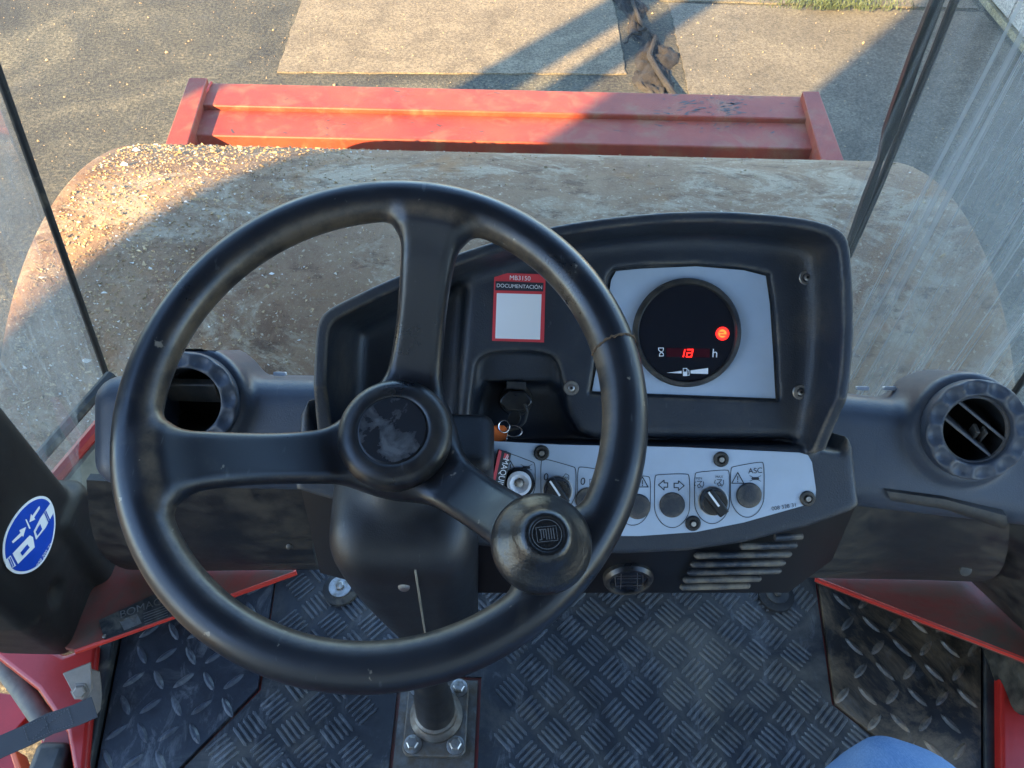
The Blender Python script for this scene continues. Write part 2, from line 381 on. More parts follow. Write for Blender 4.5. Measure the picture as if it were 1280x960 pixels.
def denim():
    m, t, p = mat_base('denim')
    wv = N(t, 'TexWave'); wv.inputs['Scale'].default_value = 330; wv.inputs['Distortion'].default_value = 1.2; wv.inputs['Detail'].default_value = 2
    mp = N(t, 'Mapping'); mp.inputs['Rotation'].default_value = (.4, .5, .7); t.links.new(N(t, 'NewGeometry').outputs['Position'], mp.inputs[0]); t.links.new(mp.outputs[0], wv.inputs[0])
    c = ramp(t, wv.outputs['Fac'], [(.2, (.075, .16, .31)), (.8, (.12, .23, .41))])
    f = ramp(t, noise(t, 700, 2, .6, stretch=(1, .25, 1)), [(.4, 0.), (.7, .7)]); c = mix(t, f, c, (.20, .32, .50))
    f = ramp(t, noise(t, 16, 5, .65), [(.35, 0.), (.75, .5)]); c = mix(t, f, c, (.19, .32, .50))
    t.links.new(c, p.inputs['Base Color']); p.inputs['Roughness'].default_value = .9; bump(t, p, noise(t, 700, 2, .6, stretch=(1, .25, 1)), .5, .0008); return m
M['denim'] = denim()
M['shoe'] = simple('boot_leather', (.03, .022, .016), .7)
def glass(name, dustmax, lo, hi, streak, base=.02, axis=(14, 14, .55), maskx=None):
    m = bpy.data.materials.new(name); m.use_nodes = True; t = m.node_tree; t.nodes.clear()
    out = N(t, 'OutputMaterial'); tr = N(t, 'BsdfTransparent'); tr.inputs[0].default_value = (.95, .97, .965, 1)
    gl = N(t, 'BsdfGlossy'); gl.inputs['Roughness'].default_value = .03
    lw = N(t, 'LayerWeight'); lw.inputs[0].default_value = .5
    pw = N(t, 'Math', operation='POWER'); t.links.new(lw.outputs['Facing'], pw.inputs[0]); pw.inputs[1].default_value = 4.5
    fr = N(t, 'Math', operation='MULTIPLY_ADD'); t.links.new(pw.outputs[0], fr.inputs[0]); fr.inputs[1].default_value = .7; fr.inputs[2].default_value = .02
    m1 = N(t, 'MixShader'); t.links.new(fr.outputs[0], m1.inputs[0]); t.links.new(tr.outputs[0], m1.inputs[1]); t.links.new(gl.outputs[0], m1.inputs[2])
    df = N(t, 'BsdfDiffuse'); df.inputs[0].default_value = (.62, .63, .62, 1)
    a1 = ramp(t, noise(t, 1.0, 6, .7, stretch=axis, dist=.15), [(lo, 0.), (hi, streak*.55)])
    a2 = ramp(t, noise(t, 3.0, 3, .6, stretch=(axis[0], axis[1], axis[2]*.35), dist=.05), [(.55, 0.), (.66, streak*.85)])
    aa = N(t, 'Math', operation='MAXIMUM'); t.links.new(a1, aa.inputs[0]); t.links.new(a2, aa.inputs[1]); a = aa.outputs[0]
    b = ramp(t, noise(t, 3.0, 4, .6), [(.30, .45), (.7, 1.)])
    c = ramp(t, noise(t, 260, 3, .6), [(.66, 0.), (.74, .35)])
    mu = N(t, 'Math', operation='MULTIPLY'); t.links.new(a, mu.inputs[0]); t.links.new(b, mu.inputs[1])
    ad = N(t, 'Math', operation='ADD'); t.links.new(mu.outputs[0], ad.inputs[0]); t.links.new(c, ad.inputs[1])
    dm = N(t, 'MapRange'); dm.inputs['From Min'].default_value = 0; dm.inputs['From Max'].default_value = 1; dm.inputs['To Min'].default_value = dustmax; dm.inputs['To Max'].default_value = dustmax
    if maskx:   # the wiper never reaches this end of the pane, so the dust lies thicker there
        sx = N(t, 'SeparateXYZ'); t.links.new(N(t, 'NewGeometry').outputs['Position'], sx.inputs[0])
        wob = N(t, 'Math', operation='MULTIPLY_ADD'); t.links.new(noise(t, 4, 4), wob.inputs[0]); wob.inputs[1].default_value = .12; t.links.new(sx.outputs[0], wob.inputs[2])
        dm.inputs['From Min'].default_value = maskx[0]; dm.inputs['From Max'].default_value = maskx[1]; dm.inputs['To Max'].default_value = maskx[2]
        t.links.new(wob.outputs[0], dm.inputs[0])
    mm = N(t, 'Math', operation='MULTIPLY_ADD'); t.links.new(ad.outputs[0], mm.inputs[0]); t.links.new(dm.outputs[0], mm.inputs[1]); mm.inputs[2].default_value = base
    m2 = N(t, 'MixShader'); t.links.new(mm.outputs[0], m2.inputs[0]); t.links.new(m1.outputs[0], m2.inputs[1]); t.links.new(df.outputs[0], m2.inputs[2])
    t.links.new(m2.outputs[0], out.inputs[0]); return m
M['glassF'] = glass('windscreen_glass', .05, .38, .74, 1.0, .012, (34, 34, .8), (.50, .70, 1.2))
M['glassR'] = glass('streaked_glass', .45, .46, .66, 1.0, .03, (30, 30, .9))
M['glassL'] = glass('dusty_side_glass', .32, .40, .68, 1.0, .10, (22, 22, .9))
M['grass'] = simple('grass_blade', (.065, .085, .03), .7, nscale=9, namt=.4)
M['caster'] = simple('shade_caster_cladding', (.5, .48, .44), .7, nscale=3, namt=.15)  # surface of the added, out-of-view shadow casters
M['liner'] = simple('roof_liner', (.16, .16, .16), .9)

# ---------------------------------------------------------------- the yard
def sheet(name, poly, z0, z1, mat, **k):
    return MB().prism([(x, y, z0) for x, y in poly], [(x, y, z1) for x, y in poly]).mk(name, mat, **k)
g = mk('ground', [(-60, -60, 0), (60, -60, 0), (60, 80, 0), (-60, 80, 0)], [[0, 1, 2, 3]], M['asphalt']); tag(g, kind='structure')
def rough_edge(pts, amp, n=14):
    out = []
    P = np.array(pts, float)
    for a, b in zip(P, np.roll(P, -1, 0)):
        m = max(2, int(np.linalg.norm(b-a)*n))
        for k in range(m): out.append(a+(b-a)*k/m+rng.normal(0, amp, 2))
    return out
tag(sheet('concrete_slab', rough_edge([(-1.66, 5.02), (.74, 5.10), (.70, 9.5), (-1.82, 9.5)], .005), -.05, .010, M['concrete']), kind='structure')
tag(sheet('concrete_slab', rough_edge([(1.12, 1.2), (3.55, 1.2), (3.62, 6.18), (1.16, 6.22)], .005), -.05, .008, M['concrete2']), kind='structure')
tag(sheet('concrete_slab', rough_edge([(1.10, 6.26), (3.60, 6.24), (3.6, 10), (1.0, 10)], .005), -.05, .012, M['concrete2']), kind='structure')
# broken strip of mud and roots between the slabs
def mud(X, Y):
    pass
mb = MB(); nx, ny = 15, 90; V = []
yy = np.linspace(4.3, 8.0, ny); ph = rng.uniform(0, 6, 12)
for j in range(ny):
    y = yy[j]; cx = .93+.05*math.sin(y*3.1+ph[0])+.03*math.sin(y*9+ph[1])-.05*(y-5); hw = .11+.04*math.sin(y*5+ph[2])+.02*math.sin(y*17+ph[3])
    for i in range(nx):
        s = i/(nx-1)*2-1
        z = .045*(1-s*s)*(.55+.45*math.sin(y*13+s*4+ph[4])*math.sin(y*29+ph[5]))+rng.normal(0, .008)-.012*(abs(s) == 1)
        V.append((cx+s*hw, y, max(z, -.02)+.006))
mud_o = mk('mud_ridge', V, [[j*nx+i, j*nx+i+1, (j+1)*nx+i+1, (j+1)*nx+i] for j in range(ny-1) for i in range(nx-1)], M['mud'], smooth=True, sharp=0)
tag(mud_o, 'dark strip of dried mud along the edge of the concrete slab', 'mud', kind='stuff')
def twig(p0, p1, r, seed):
    q = np.random.default_rng(seed); a, b = np.array(p0), np.array(p1)
    P = [a+(b-a)*t+q.normal(0, .018, 3)*np.array([1, 1, .25]) for t in np.linspace(0, 1, 9)]
    return MB().tube(P, [r*(1-.6*t) for t in np.linspace(0, 1, 9)], 8)
bt = thing('branch', 'dark fallen branch lying along the mud strip by the slab', 'branch', (.95, 5.0, 0))
twig((1.00, 4.75, .05), (.80, 6.9, .05), .022, 3).mk('limb', M['mud'], bt, smooth=True)
twig((.92, 5.6, .10), (.74, 5.45, .05), .015, 5).mk('twig', M['mud'], bt, smooth=True)
# loose stones on the asphalt
mb = MB()
for _ in range(2600):
    x, y = rng.uniform(-5, 3.4), rng.uniform(2.2, 8.5); s = rng.uniform(.002, .006)*(1 if rng.random() < .97 else 2.2)
    P = np.array([[1, 0, 0], [-1, 0, 0], [0, 1, 0], [0, -1, 0], [0, 0, 1], [0, 0, -1]])*s*rng.uniform(.6, 1.3, (6, 1))
    z = .03 if (-1.66 < x < .74 and y > 5.05) else (.02 if 1.15 < x < 3.55 else 0)
    mb.add(P+np.array([x, y, z+s*.3]), [[0, 2, 4], [2, 1, 4], [1, 3, 4], [3, 0, 4], [2, 0, 5], [1, 2, 5], [3, 1, 5], [0, 3, 5]])
tag(mb.mk('loose_grit', M['crumb']), 'loose grit and small stones scattered over the yard', 'grit', kind='stuff')
# grass along the far joint
mb = MB()
for _ in range(700):
    x = rng.normal(2.45, .26); y = 6.10+abs(rng.normal(0, .16)); h = rng.uniform(.03, .09); a = rng.uniform(0, 6.28); l = rng.uniform(.01, .06); ww = .004
    dx, dy = math.cos(a), math.sin(a); z = .03
    mb.add([(x-dy*ww, y+dx*ww, z), (x+dy*ww, y-dx*ww, z), (x+dx*l*.5, y+dy*l*.5, z+h*.65), (x+dx*l, y+dy*l, z+h)], [[0, 1, 2], [0, 2, 3]])
tag(mb.mk('grass_tuft', M['grass']), 'low green grass growing in the joint at the far edge', 'grass', kind='stuff')
# block wall at the far right
bw = thing('block_wall', 'pale concrete block wall at the edge of the yard, upper right', 'wall', (3.72, 6.5, 0))
MB().box((3.86, 7.0, .85), (.24, 5.2, 1.7)).mk('core', M['walldirt'], bw)
MB().box((3.70, 7.0, .0), (.06, 5.2, .10)).mk('plinth', M['walldirt'], bw)
bsz = MB().box((0, 0, 0), (.06, .775, .385)); bme = None
for r in range(4):
    for c in range(7):
        yv = 4.75+c*.79+(.39 if r % 2 else 0); zv = .06+.2+r*.4
        if yv > 9.4: continue
        if bme is None:
            b0 = mk('block', np.array(bsz.V)+np.array([3.715, yv, zv]), bsz.F, M['wallc'], bw, bevel=.006); bme = (b0, yv, zv)
        else:
            o = bme[0].copy(); C.objects.link(o); o.parent = bw; o.location = (rng.normal(0, .002), yv-bme[1], zv-bme[2])
# unseen building added behind the machine to shade the right of the yard
hb = thing('added_shade_building', 'unseen tall building added behind the roller to shade the yard', 'building', (-1, -6.5, 0))
HX0, HY = -1.55*.777-7*.629, 1.55*.629-7*.777
MB().box(((HX0+5)/2, HY-2.5, 3.4), (5-HX0, 5, 6.8)).mk('wall', M['caster'], hb)
MB().box(((HX0+5)/2, HY-2.5, 6.9), (5-HX0+.1, 5.1, .2)).mk('roof', M['liner'], hb)

tk = thing('added_shade_tank', 'unseen twin tank added behind and left of the roller to cast shadow', 'tank', (-6.21, -2.69, 0))  # added out of view; its two columns cast the diagonal shadow on the slab
for pv, rv in ((-3.25, .165), (-2.84, .12)):
    tx, ty = pv*.777-6*.629, -pv*.629-6*.777
    MB().lathe((tx, ty, .5), (0, 0, 1), [(.08, 0), (rv, .3), (rv, 6.2), (.06, 6.5)], 32).mk('vessel', M['caster'], tk, smooth=True)
for a in (45, 165, 285): MB().tube([(-6.21+.25*math.cos(R_(a)), -2.69+.25*math.sin(R_(a)), 0), (-6.21+.25*math.cos(R_(a)), -2.69+.25*math.sin(R_(a)), 1.2)], .03, 8).mk('leg', M['caster'], tk)

# ---------------------------------------------------------------- drum and front frame
DR, DY, X0, X1 = .80, 1.46, -1.08, 1.06
dr = thing('roller_drum', 'wide steel compactor drum crusted with dried dirt', 'drum', (0, DY, 0))
prof = [(.60, .03), (.70, .0), (DR-.012, 0), (DR-.004, .003), (DR, .012)]
L = X1-X0
prof = prof+[(DR, t) for t in np.linspace(.05, L-.05, 30)]+[(DR, L-.012), (DR-.004, L-.003), (DR-.012, L), (.70, L), (.60, L-.03)]
MB().lathe((X0, DY, DR), (1, 0, 0), prof, 160, u=(0, 1, 0)).mk('shell', M['drum'], dr, smooth=True)
for xs, sg in ((X0, -1), (X1, 1)):
    MB().lathe((xs-sg*.04, DY, DR), (sg, 0, 0), [(.3, 0), (.3, .03), (.22, .05), (.08, .05), (.08, .0)], 40, u=(0, 1, 0)).mk('hub', M['red'], dr, smooth=True)
mbs = [MB(), MB()]
for _ in range(13000):
    x = X0+.03+abs(rng.normal(0, .30)) if rng.random() < .93 else rng.uniform(X0+.02, X1-.02)
    if x > X1-.02: continue
    th = R_(rng.uniform(48, 165)); s = rng.uniform(.0012, .0042)*(.85 if rng.random() < .97 else 1.7)
    c = np.array([x, DY+(DR+s*.2)*math.cos(th), DR+(DR+s*.2)*math.sin(th)])
    P = rng.normal(0, 1, (5, 3)); P /= np.linalg.norm(P, axis=1)[:, None]; P *= s*rng.uniform(.5, 1.5, (5, 1))*np.array([1.5, 1, 1])
    mbs[rng.random() < .10].add(P+c, [[0, 1, 2], [0, 2, 3], [0, 3, 1], [4, 2, 1], [4, 3, 2], [4, 1, 3]])
tag(mbs[0].mk('mud_crumbs', M['crumb'], dr), 'dried tan mud crumbs stuck to the drum', kind='stuff')
tag(mbs[1].mk('pale_chips', M['crumbp'], dr), 'pale stone chips stuck to the drum', kind='stuff')
# frame in front of the drum
BZ = 1.10
ff = thing('front_frame', 'red steel cross beam of the roller frame beyond the drum', 'frame', (0, 2.75, .6))
def bp(x, y, z=BZ): return atz(x, y, z)
yA = bp(640, 112)[1]; yB = bp(640, 140)[1]; yC = bp(640, 172)[1]
xl, xr = bp(238, 150)[0], bp(1026, 170)[0]
MB().box(((xl+xr)/2, (yA+yB)/2, BZ-.13), (xr-xl, yA-yB, .26)).mk('top_plate', M['red'], ff, bevel=.006)
MB().box(((xl+xr)/2, (yB+yC)/2-.001, BZ-.153), (xr-xl-.004, yB-yC, .27)).mk('step_plate', M['red'], ff, bevel=.006)
MB().box(((xl+xr)/2, yC+.02, BZ-.33), (xr-xl-.01, .03, .36)).mk('web', M['red'], ff)
for sg, pxs in ((-1, [(236, 97), (259, 97), (233, 184), (205, 184)]), (1, [(1003, 114), (1024, 114), (1057, 205), (1028, 205)])):
    a = bp(*pxs[0], BZ+.03); b = bp(*pxs[1], BZ+.03); c = bp(*pxs[2], BZ+.02); d = bp(*pxs[3], BZ+.02)
    q = [a, b, c, d]
    # carry the plate on past the rim of the drum, dropping
    top = [np.array(v) for v in q]; bot = [v-np.array([0, 0, .45]) for v in top]
    MB().prism(top, bot).mk('end_plate', M['red'], ff, bevel=.004)
    xm = (a[0]+b[0])/2
# paint scraped to dark steel, weld beads at the ends
mb = MB()
for _ in range(170):
    x, y = (rng.normal(890, 38), rng.normal(136, 9)) if rng.random() < .7 else (rng.uniform(262, 1000), rng.uniform(112, 165))
    yw = bp(x, y)[1]
    if not (yC+.012 < yw < yA-.012) or abs(yw-yB) < .012: continue
    xw = bp(x, y)[0]; z = BZ+.0006 if yw > yB else BZ-.018+.0006; l = rng.uniform(.004, .022); h_ = rng.uniform(.0012, .004); a0 = rng.normal(.1, .35)
    P = [(l*math.cos(t)*rng.uniform(.7, 1.2), h_*math.sin(t)*rng.uniform(.7, 1.2)) for t in np.linspace(0, 2*math.pi, 8, endpoint=False)]
    mb.add([(xw+p*math.cos(a0)-q*math.sin(a0), yw+p*math.sin(a0)+q*math.cos(a0), z) for p, q in P], [list(range(8))])
tag(mb.mk('scrapes', simple('scraped_steel', (.06, .045, .04), .6), ff), 'dark scrapes through the red paint', kind='stuff')
for xe in (xl+.006, xr-.006):
    P = [(xe+rng.normal(0, .0012), y, (BZ if y > yB else BZ-.018)+.003) for y in np.linspace(yC+.004, yA-.004, 26)]
    MB().tube(P, [.0055+rng.uniform(-.001, .0015) for _ in P], 8).mk('weld_bead', M['rededge'], ff, smooth=True)

# ---------------------------------------------------------------- cab shell
CX = .08
FZ = 1.47
fl = MB().prism([(x, y, FZ-.09) for x, y in ((-.66, -.9), (.82, -.9), (.84, .44), (.62, .90), (-.46, .90), (-.70, .44))], [(x, y, FZ-.006) for x, y in ((-.66, -.9), (.82, -.9), (.84, .44), (.62, .90), (-.46, .90), (-.70, .44))]).mk('cab_floor', M['reddust'])
tag(fl, kind='structure')
cab = thing('cab_shell', 'red and black roller cab shell framing the windows', 'cab', (CX, 0, FZ))
GY = .90
sL0, sL1 = aty(130, 460, GY), aty(0, 95, GY); sR0, sR1 = aty(1270, 487, GY), aty(1282, 440, GY)
def ext(a, b, z): t = (z-a[2])/(b[2]-a[2]); return a+(b-a)*t
sRd = sR0.copy(); sRtop = sR0+np.array([-.10, 0, 1.3])
zb, zt = 1.45, 3.02
fl0, fl1 = ext(sL0, sL1, zb), ext(sL0, sL1, zt); fr0, fr1 = ext(sR0, sRtop, zb), ext(sR0, sRtop, zt)
fl1[0] = max(fl1[0], -.60)
def pane(name, q, mat, n, th=.006): 
    q = [np.array(p, float) for p in q]; n = np.array(n, float)/np.linalg.norm(n)
    return MB().prism(q, [p+n*th for p in q]).mk(name, mat, cab)
pane('windscreen', [fl0, fr0, fr1, fl1], M['glassF'], (0, 1, 0))
pl0 = np.array([-.70, .60, zb]); pl1 = np.array([-.62, .60, zt]); pr0 = np.array([.88, .60, zb]); pr1 = np.array([.80, .60, zt])
pane('side_glass', [fl0+(-.004, 0, 0), pl0, pl1, fl1+(-.004, 0, 0)], M['glassL'], (-1, 0, 0))
pane('side_glass', [fr0+(.004, 0, 0), pr0, pr1, fr1+(.004, 0, 0)], M['glassR'], (1, 0, 0))
for a, b in ((fl0, fl1), (fr0, fr1)):
    d = b-a; MB().tube([a, a+d*.5, b], .0055, 8).mk('glass_seal', M['rubber'], cab)
# pillars, sills, rear wall, roof
for sx in (-1, 1):
    MB().box((CX+sx*.74, -.78, 2.25), (.10, .10, 1.6)).mk('rear_pillar', M['pillar'], cab, bevel=.01)
MB().box((CX+.745, .47, 2.25), (.09, .17, 1.56)).mk('door_pillar', M['pillar'], cab, bevel=.015)
MB().prism([(x, y, 3.03) for x, y in ((-.72, -.9), (.88, -.9), (.90, .62), (.80, 1.02), (-.60, 1.02), (-.74, .62))], [(x, y, 3.13) for x, y in ((-.72, -.9), (.88, -.9), (.90, .62), (.80, 1.02), (-.60, 1.02), (-.74, .62))]).mk('roof', M['liner'], cab, bevel=.02)
MB().box((CX, -.82, 1.75), (1.44, .05, .7)).mk('rear_wall', M['pillar'], cab)
# lower outer sill on the left below the side glass: dusty pale outside, red rail
ra, rb = atz(62, 606, 1.70), atz(99, 562, 1.70); a, b = ra-(rb-ra)*1.2, rb+(rb-ra)*1.6
MB().tube([a, (a+b)/2, b], .011, 8).mk('sill_rail', M['redclean'], cab)
up = np.array([-.012, .02, .035]); MB().tube([a+up, (a+b)/2+up, b+up], .010, 8).mk('glass_rubber', M['rubber'], cab)
nb = np.array([.010, -.008, 0])
MB().prism([a+(0, 0, -.012), b+(0, 0, -.012), b+nb+(0, 0, -.012), a+nb+(0, 0, -.012)], [a+(.05, -.04, -.20), b+(.05, -.04, -.20), b+nb+(.05, -.04, -.20), a+nb+(.05, -.04, -.20)]).mk('sill_panel', simple('dusty_sill', (.26, .24, .185), .85, nscale=20, namt=.3), cab)

# left pillar cover with sticker, its bolt hole and crease
pc = thing('pillar_cover', 'black moulded pillar cover at left with a blue oval sticker', 'pillar cover', (-.69, .49, 1.56))
def f(x, y, z):
    taper = np.clip((1.72-z)/.16, 0, 1)*.02
    d = box3(x+.70, y-.49, z-2.30, .078-taper, .095-taper*1.2, .74, .022)
    d = smax(d, -(np.sqrt((y-.455)**2+((z-1.70)*.75)**2+(x+.612)**2)-.022), .006)
    rid = box3(x+.665, y-.562, z-1.66, .05, .045, .11, .02)
    return smin(d, rid, .012)
sdf_obj('cover', f, (-.80, .37, 1.54), (-.56, .64, 2.62), .005, M['pillar'], pc)
# sticker in the plane of the inner face
FS = Frame((-.6215, .49, 1.8), (1, 0, 0), (0, -1, 0))
st = thing('seat_belt_sticker', 'blue oval safety sticker showing a seat belt buckle', 'sticker', FS.pt(0, 0, 0))
ovpx = [(2, 690), (5, 668), (17, 645), (33, 627), (49, 619), (61, 622), (68, 637), (69, 660), (64, 684), (52, 706), (35, 717), (18, 718), (6, 708)]
ov = chaikin(FS.poly(ovpx), 3); cen = ov.mean(0)
MB().plate(FS, ov, .0, .0008).mk('border', M['printw'], st)
ob = cen+(ov-cen)*.93
MB().plate(FS, ob, .0008, .0012).mk('blue_field', M['blue'], st)
def spx(*P): return FS.poly(P)
mb = MB()
S5 = 5.333
def cp(P): return FS.poly([(x/S5, 600+y/S5) for x, y in P])
for P in ([(70, 410), (78, 422), (140, 370), (146, 380), (166, 312), (120, 335), (128, 352)],      # arrow up
          [(256, 172), (246, 182), (208, 238), (198, 225), (188, 282), (228, 262), (220, 250), (258, 190)],  # arrow down
          [(160, 262), (170, 262), (196, 322), (186, 326)],
          [(75, 490), (190, 368), (212, 380), (224, 448), (112, 560)],
          [(24, 538), (62, 502), (98, 570), (56, 598), (34, 580)],
          [(232, 398), (216, 342), (258, 258), (300, 195), (326, 158), (344, 192), (347, 222), (328, 258), (296, 318)]):
    mb.fill(FS, cp(P), .0016)
mb.mk('buckle_mark', M['printw'], st)
mb = MB()
for P in ([(125, 485), (172, 428), (188, 450), (140, 505)], [(240, 372), (228, 345), (258, 292), (272, 328)]): mb.fill(FS, cp(P), .002)
mb.lines(FS, [cp([(58, 516), (82, 572)]), cp([(48, 526), (70, 580)]), cp([(296, 208), (324, 272)]), cp([(288, 218), (316, 284)])], .0018, .002)
mb.mk('buckle_lines', M['blue'], st)
a_, b_ = cp([(258, 545)])[0], cp([(312, 462)])[0]
text('part_number', '008 200 77', FS, *((a_+b_)/2), .0085, math.atan2(*(b_-a_)[::-1]), M['printw'], st, .002)

# red frame post, shelf and name plate at left
lf = thing('frame_sill', 'red dusty frame sill at left carrying the name plate', 'sill', (-.5, .5, 1.47))
SZ = 1.60
def shelf(px, z, th, name, mat, par, **k):
    T = [atz(x, y, z) for x, y in px]; return MB().prism(T, [t-np.array([0, 0, th]) for t in T]).mk(name, mat, par, **k)
shelf([(95, 812), (368, 714), (330, 690), (240, 690), (150, 700), (60, 760), (40, 800)], SZ, .012, 'shelf', M['reddust'], lf)
e0, e1 = atz(93, 813, SZ), atz(370, 714, SZ)
MB().tube([e0+(0, 0, -.004), (e0+e1)/2+(0, 0, -.004), e1+(0, 0, -.004)], .0045, 8).mk('edge', M['rededge'], lf)
# vertical kick plate under the edge
k_ = np.array([-.03, .11, 0])
MB().prism([e0+k_-(0, 0, .013), e1+k_-(0, 0, .013), e1+k_-(0, 0, .125), e0+k_-(0, 0, .125)], [e0+k_+(0, .012, -.013), e1+k_+(0, .012, -.013), e1+k_+(0, .012, -.125), e0+k_+(0, .012, -.125)]).mk('kick_plate', M['reddust'], lf)
p0 = atz(90, 812, SZ)
T = [atz(x, y, 1.50) for x, y in ((-30, 768), (80, 818), (122, 802), (113, 900), (106, 975), (92, 975), (82, 915), (46, 862), (-30, 803))]
MB().prism(T, [t-np.array([0, 0, .12]) for t in T]).mk('post', M['redclean'], lf, bevel=.008)
MB().box((-.665, .25, 1.44), (.05, .14, .115)).mk('post_foot', M['dusty'], lf, bevel=.012)
npx = [(124, 776), (131, 800), (217, 770), (206, 738)]
FN = Frame(atz(165, 775, SZ+.001), (0, 0, 1), atz(217, 770, SZ)-atz(131, 800, SZ))
npl = thing('name_plate', 'dirty metal name plate riveted to the red sill', 'name plate', FN.pt(0, 0, 0))
MB().plate(FN, FN.poly(npx), 0, .002).mk('plate', simple('plate_metal', (.05, .055, .06), .35, .5, dust=(.22, .2, .16), dlo=.45, dhi=.7, dscale=40), npl)
a_ = FN.poly([(150, 772), (203, 750)]); text('maker_text', 'BOMAG', FN, *a_.mean(0), .017, 0, M['metal'], npl, .0025)
mb = MB()
for q in ([(150, 777), (172, 768), (178, 780), (156, 789)],): mb.fill(FN, FN.poly(q), .0026)
for k in range(5): mb.lines(FN, [FN.poly([(180+k*.5, 768+k*3.2), (210, 757+k*3.2)])], .0012, .0026)
mb.mk('data_fields', M['metal'], npl)
for q in ((131, 796), (208, 744)): MB().lathe(FN.pt(*FN.uv(*q), .002), (0, 0, 1), [(.003, 0), (.003, .001), (.001, .002)], 12).mk('rivet', M['metal'], npl, smooth=True)

# right sill
rf = thing('frame_sill', 'red sill with smeared dust at right beneath the dash', 'sill', (.6, .5, 1.47))
shelf([(1022, 724), (1285, 826), (1330, 815), (1330, 735), (1215, 690), (1040, 690)], SZ, .012, 'shelf', M['reddust'], rf)
e0, e1 = atz(1020, 722, SZ), atz(1300, 830, SZ)
MB().tube([e0+(0, 0, -.004), (e0+e1)/2+(0, 0, -.004), e1+(0, 0, -.004)], .0045, 8).mk('edge', M['rededge'], rf)
k_ = np.array([.03, .11, 0])
MB().prism([e0+k_-(0, 0, .013), e1+k_-(0, 0, .013), e1+k_-(0, 0, .125), e0+k_-(0, 0, .125)], [e0+k_+(0, .012, -.013), e1+k_+(0, .012, -.013), e1+k_+(0, .012, -.125), e0+k_+(0, .012, -.125)]).mk('kick_plate', M['black'], rf)
T = [atz(x, y, 1.50) for x, y in ((1250, 795), (1340, 800), (1340, 975), (1252, 975))]
MB().prism(T, [t-np.array([0, 0, .1]) for t in T]).mk('post_foot', M['redclean'], rf, bevel=.006)

# ---------------------------------------------------------------- floor mat and tread plates
def inpoly(P, x, y):
    c = False
    for (ax, ay), (bx, by) in zip(P, P[1:]+P[:1]):
        if (ay > y) != (by > y) and x < ax+(y-ay)/(by-ay)*(bx-ax): c = not c
    return c
def fz(P, z=FZ): return [tuple(atz(x, y, z)[:2]) for x, y in P]
def shrink(P, d):
    P = np.array(P); out = []
    for i in range(len(P)):
        a, b, c = P[i-1], P[i], P[(i+1) % len(P)]
        e1 = (b-a)/np.linalg.norm(b-a); e2 = (c-b)/np.linalg.norm(c-b)
        n1 = np.array([-e1[1], e1[0]]); n2 = np.array([-e2[1], e2[0]]); m = n1+n2; m /= max(.3, m@n1); out.append(tuple(b+m*d))
    return out
def ccw(P): 
    A = sum(a[0]*b[1]-a[1]*b[0] for a, b in zip(P, P[1:]+P[:1])); return P if A > 0 else P[::-1]
ml = fz([(342, 742), (325, 862)]); m3 = fz([(1019, 722), (1041, 880), (1097, 925)])
colL, colR = atz(498, 860, FZ)[0], atz(600, 860, FZ)[0]; colY = atz(550, 846, FZ)[1]
matP = ccw([ml[0], ml[1], (-.475, .292), (-.475, -.12), (colL, -.12), (colL, colY), (colR, colY), (colR, -.12), (.66, -.12), (.66, .268), m3[2], m3[1], m3[0], (.545, .70), (-.41, .70)])
fm = thing('floor_mat', 'black ribbed floor mat with groups of five bars, worn under the pedals area', 'floor mat', (.05, .4, FZ))
mp = shrink(matP, .0015)
MB().prism([(x, y, FZ-.005) for x, y in mp], [(x, y, FZ) for x, y in mp]).mk('sheet', M['mat'], fm)
pit = .047; clu = MB()
for k in range(5):
    yv = (k-2)*.0086; a, b, h = .0195, .0026, .0026
    V = [(-a, yv, 0), (-a*.82, yv-b, 0), (a*.82, yv-b, 0), (a, yv, 0), (a*.82, yv+b, 0), (-a*.82, yv+b, 0)]
    T = [(-a*.86, yv, h), (-a*.74, yv-b*.5, h), (a*.74, yv-b*.5, h), (a*.86, yv, h), (a*.74, yv+b*.5, h), (-a*.74, yv+b*.5, h)]
    clu.add(V+T, [[i, (i+1) % 6, 6+(i+1) % 6, 6+i] for i in range(6)]+[[6, 7, 8, 9, 10, 11]])
cme = bpy.data.meshes.new('tread_cluster'); cme.from_pydata(clu.V, [], clu.F); cme.materials.append(M['rib']); cme.update()
org = ORG[fm.name]; cnt = 0; small = shrink(matP, .022); r45 = math.sqrt(.5)
cand = []
for i in range(-30, 31):
    for j in range(-30, 31):
        x = (i*pit-j*pit)*r45+.01; y = (i*pit+j*pit)*r45+.35
        if y > .69 or y < .20: continue
        if inpoly(small, x, y): cand.append((x, y, (i+j) % 2))
for x, y, o_ in cand[:300]:
    o = bpy.data.objects.new('tread_cluster', cme); C.objects.link(o); o.parent = fm
    o.location = (x-org[0], y-org[1], FZ-org[2]-.0002); o.rotation_euler = (0, 0, R_(45 if o_ else -45))
loz = MB(); a, b, h = .019, .0058, .0035; n = 10
ring = [(a*math.cos(t)*1.0, b*math.sin(t)*abs(math.sin(t))**.15, 0) for t in np.linspace(0, 2*math.pi, n, endpoint=False)]
loz.add(ring+[(x*.62, y*.35, h) for x, y, z in ring], [[i, (i+1) % n, n+(i+1) % n, n+i] for i in range(n)]+[list(range(n, 2*n))])
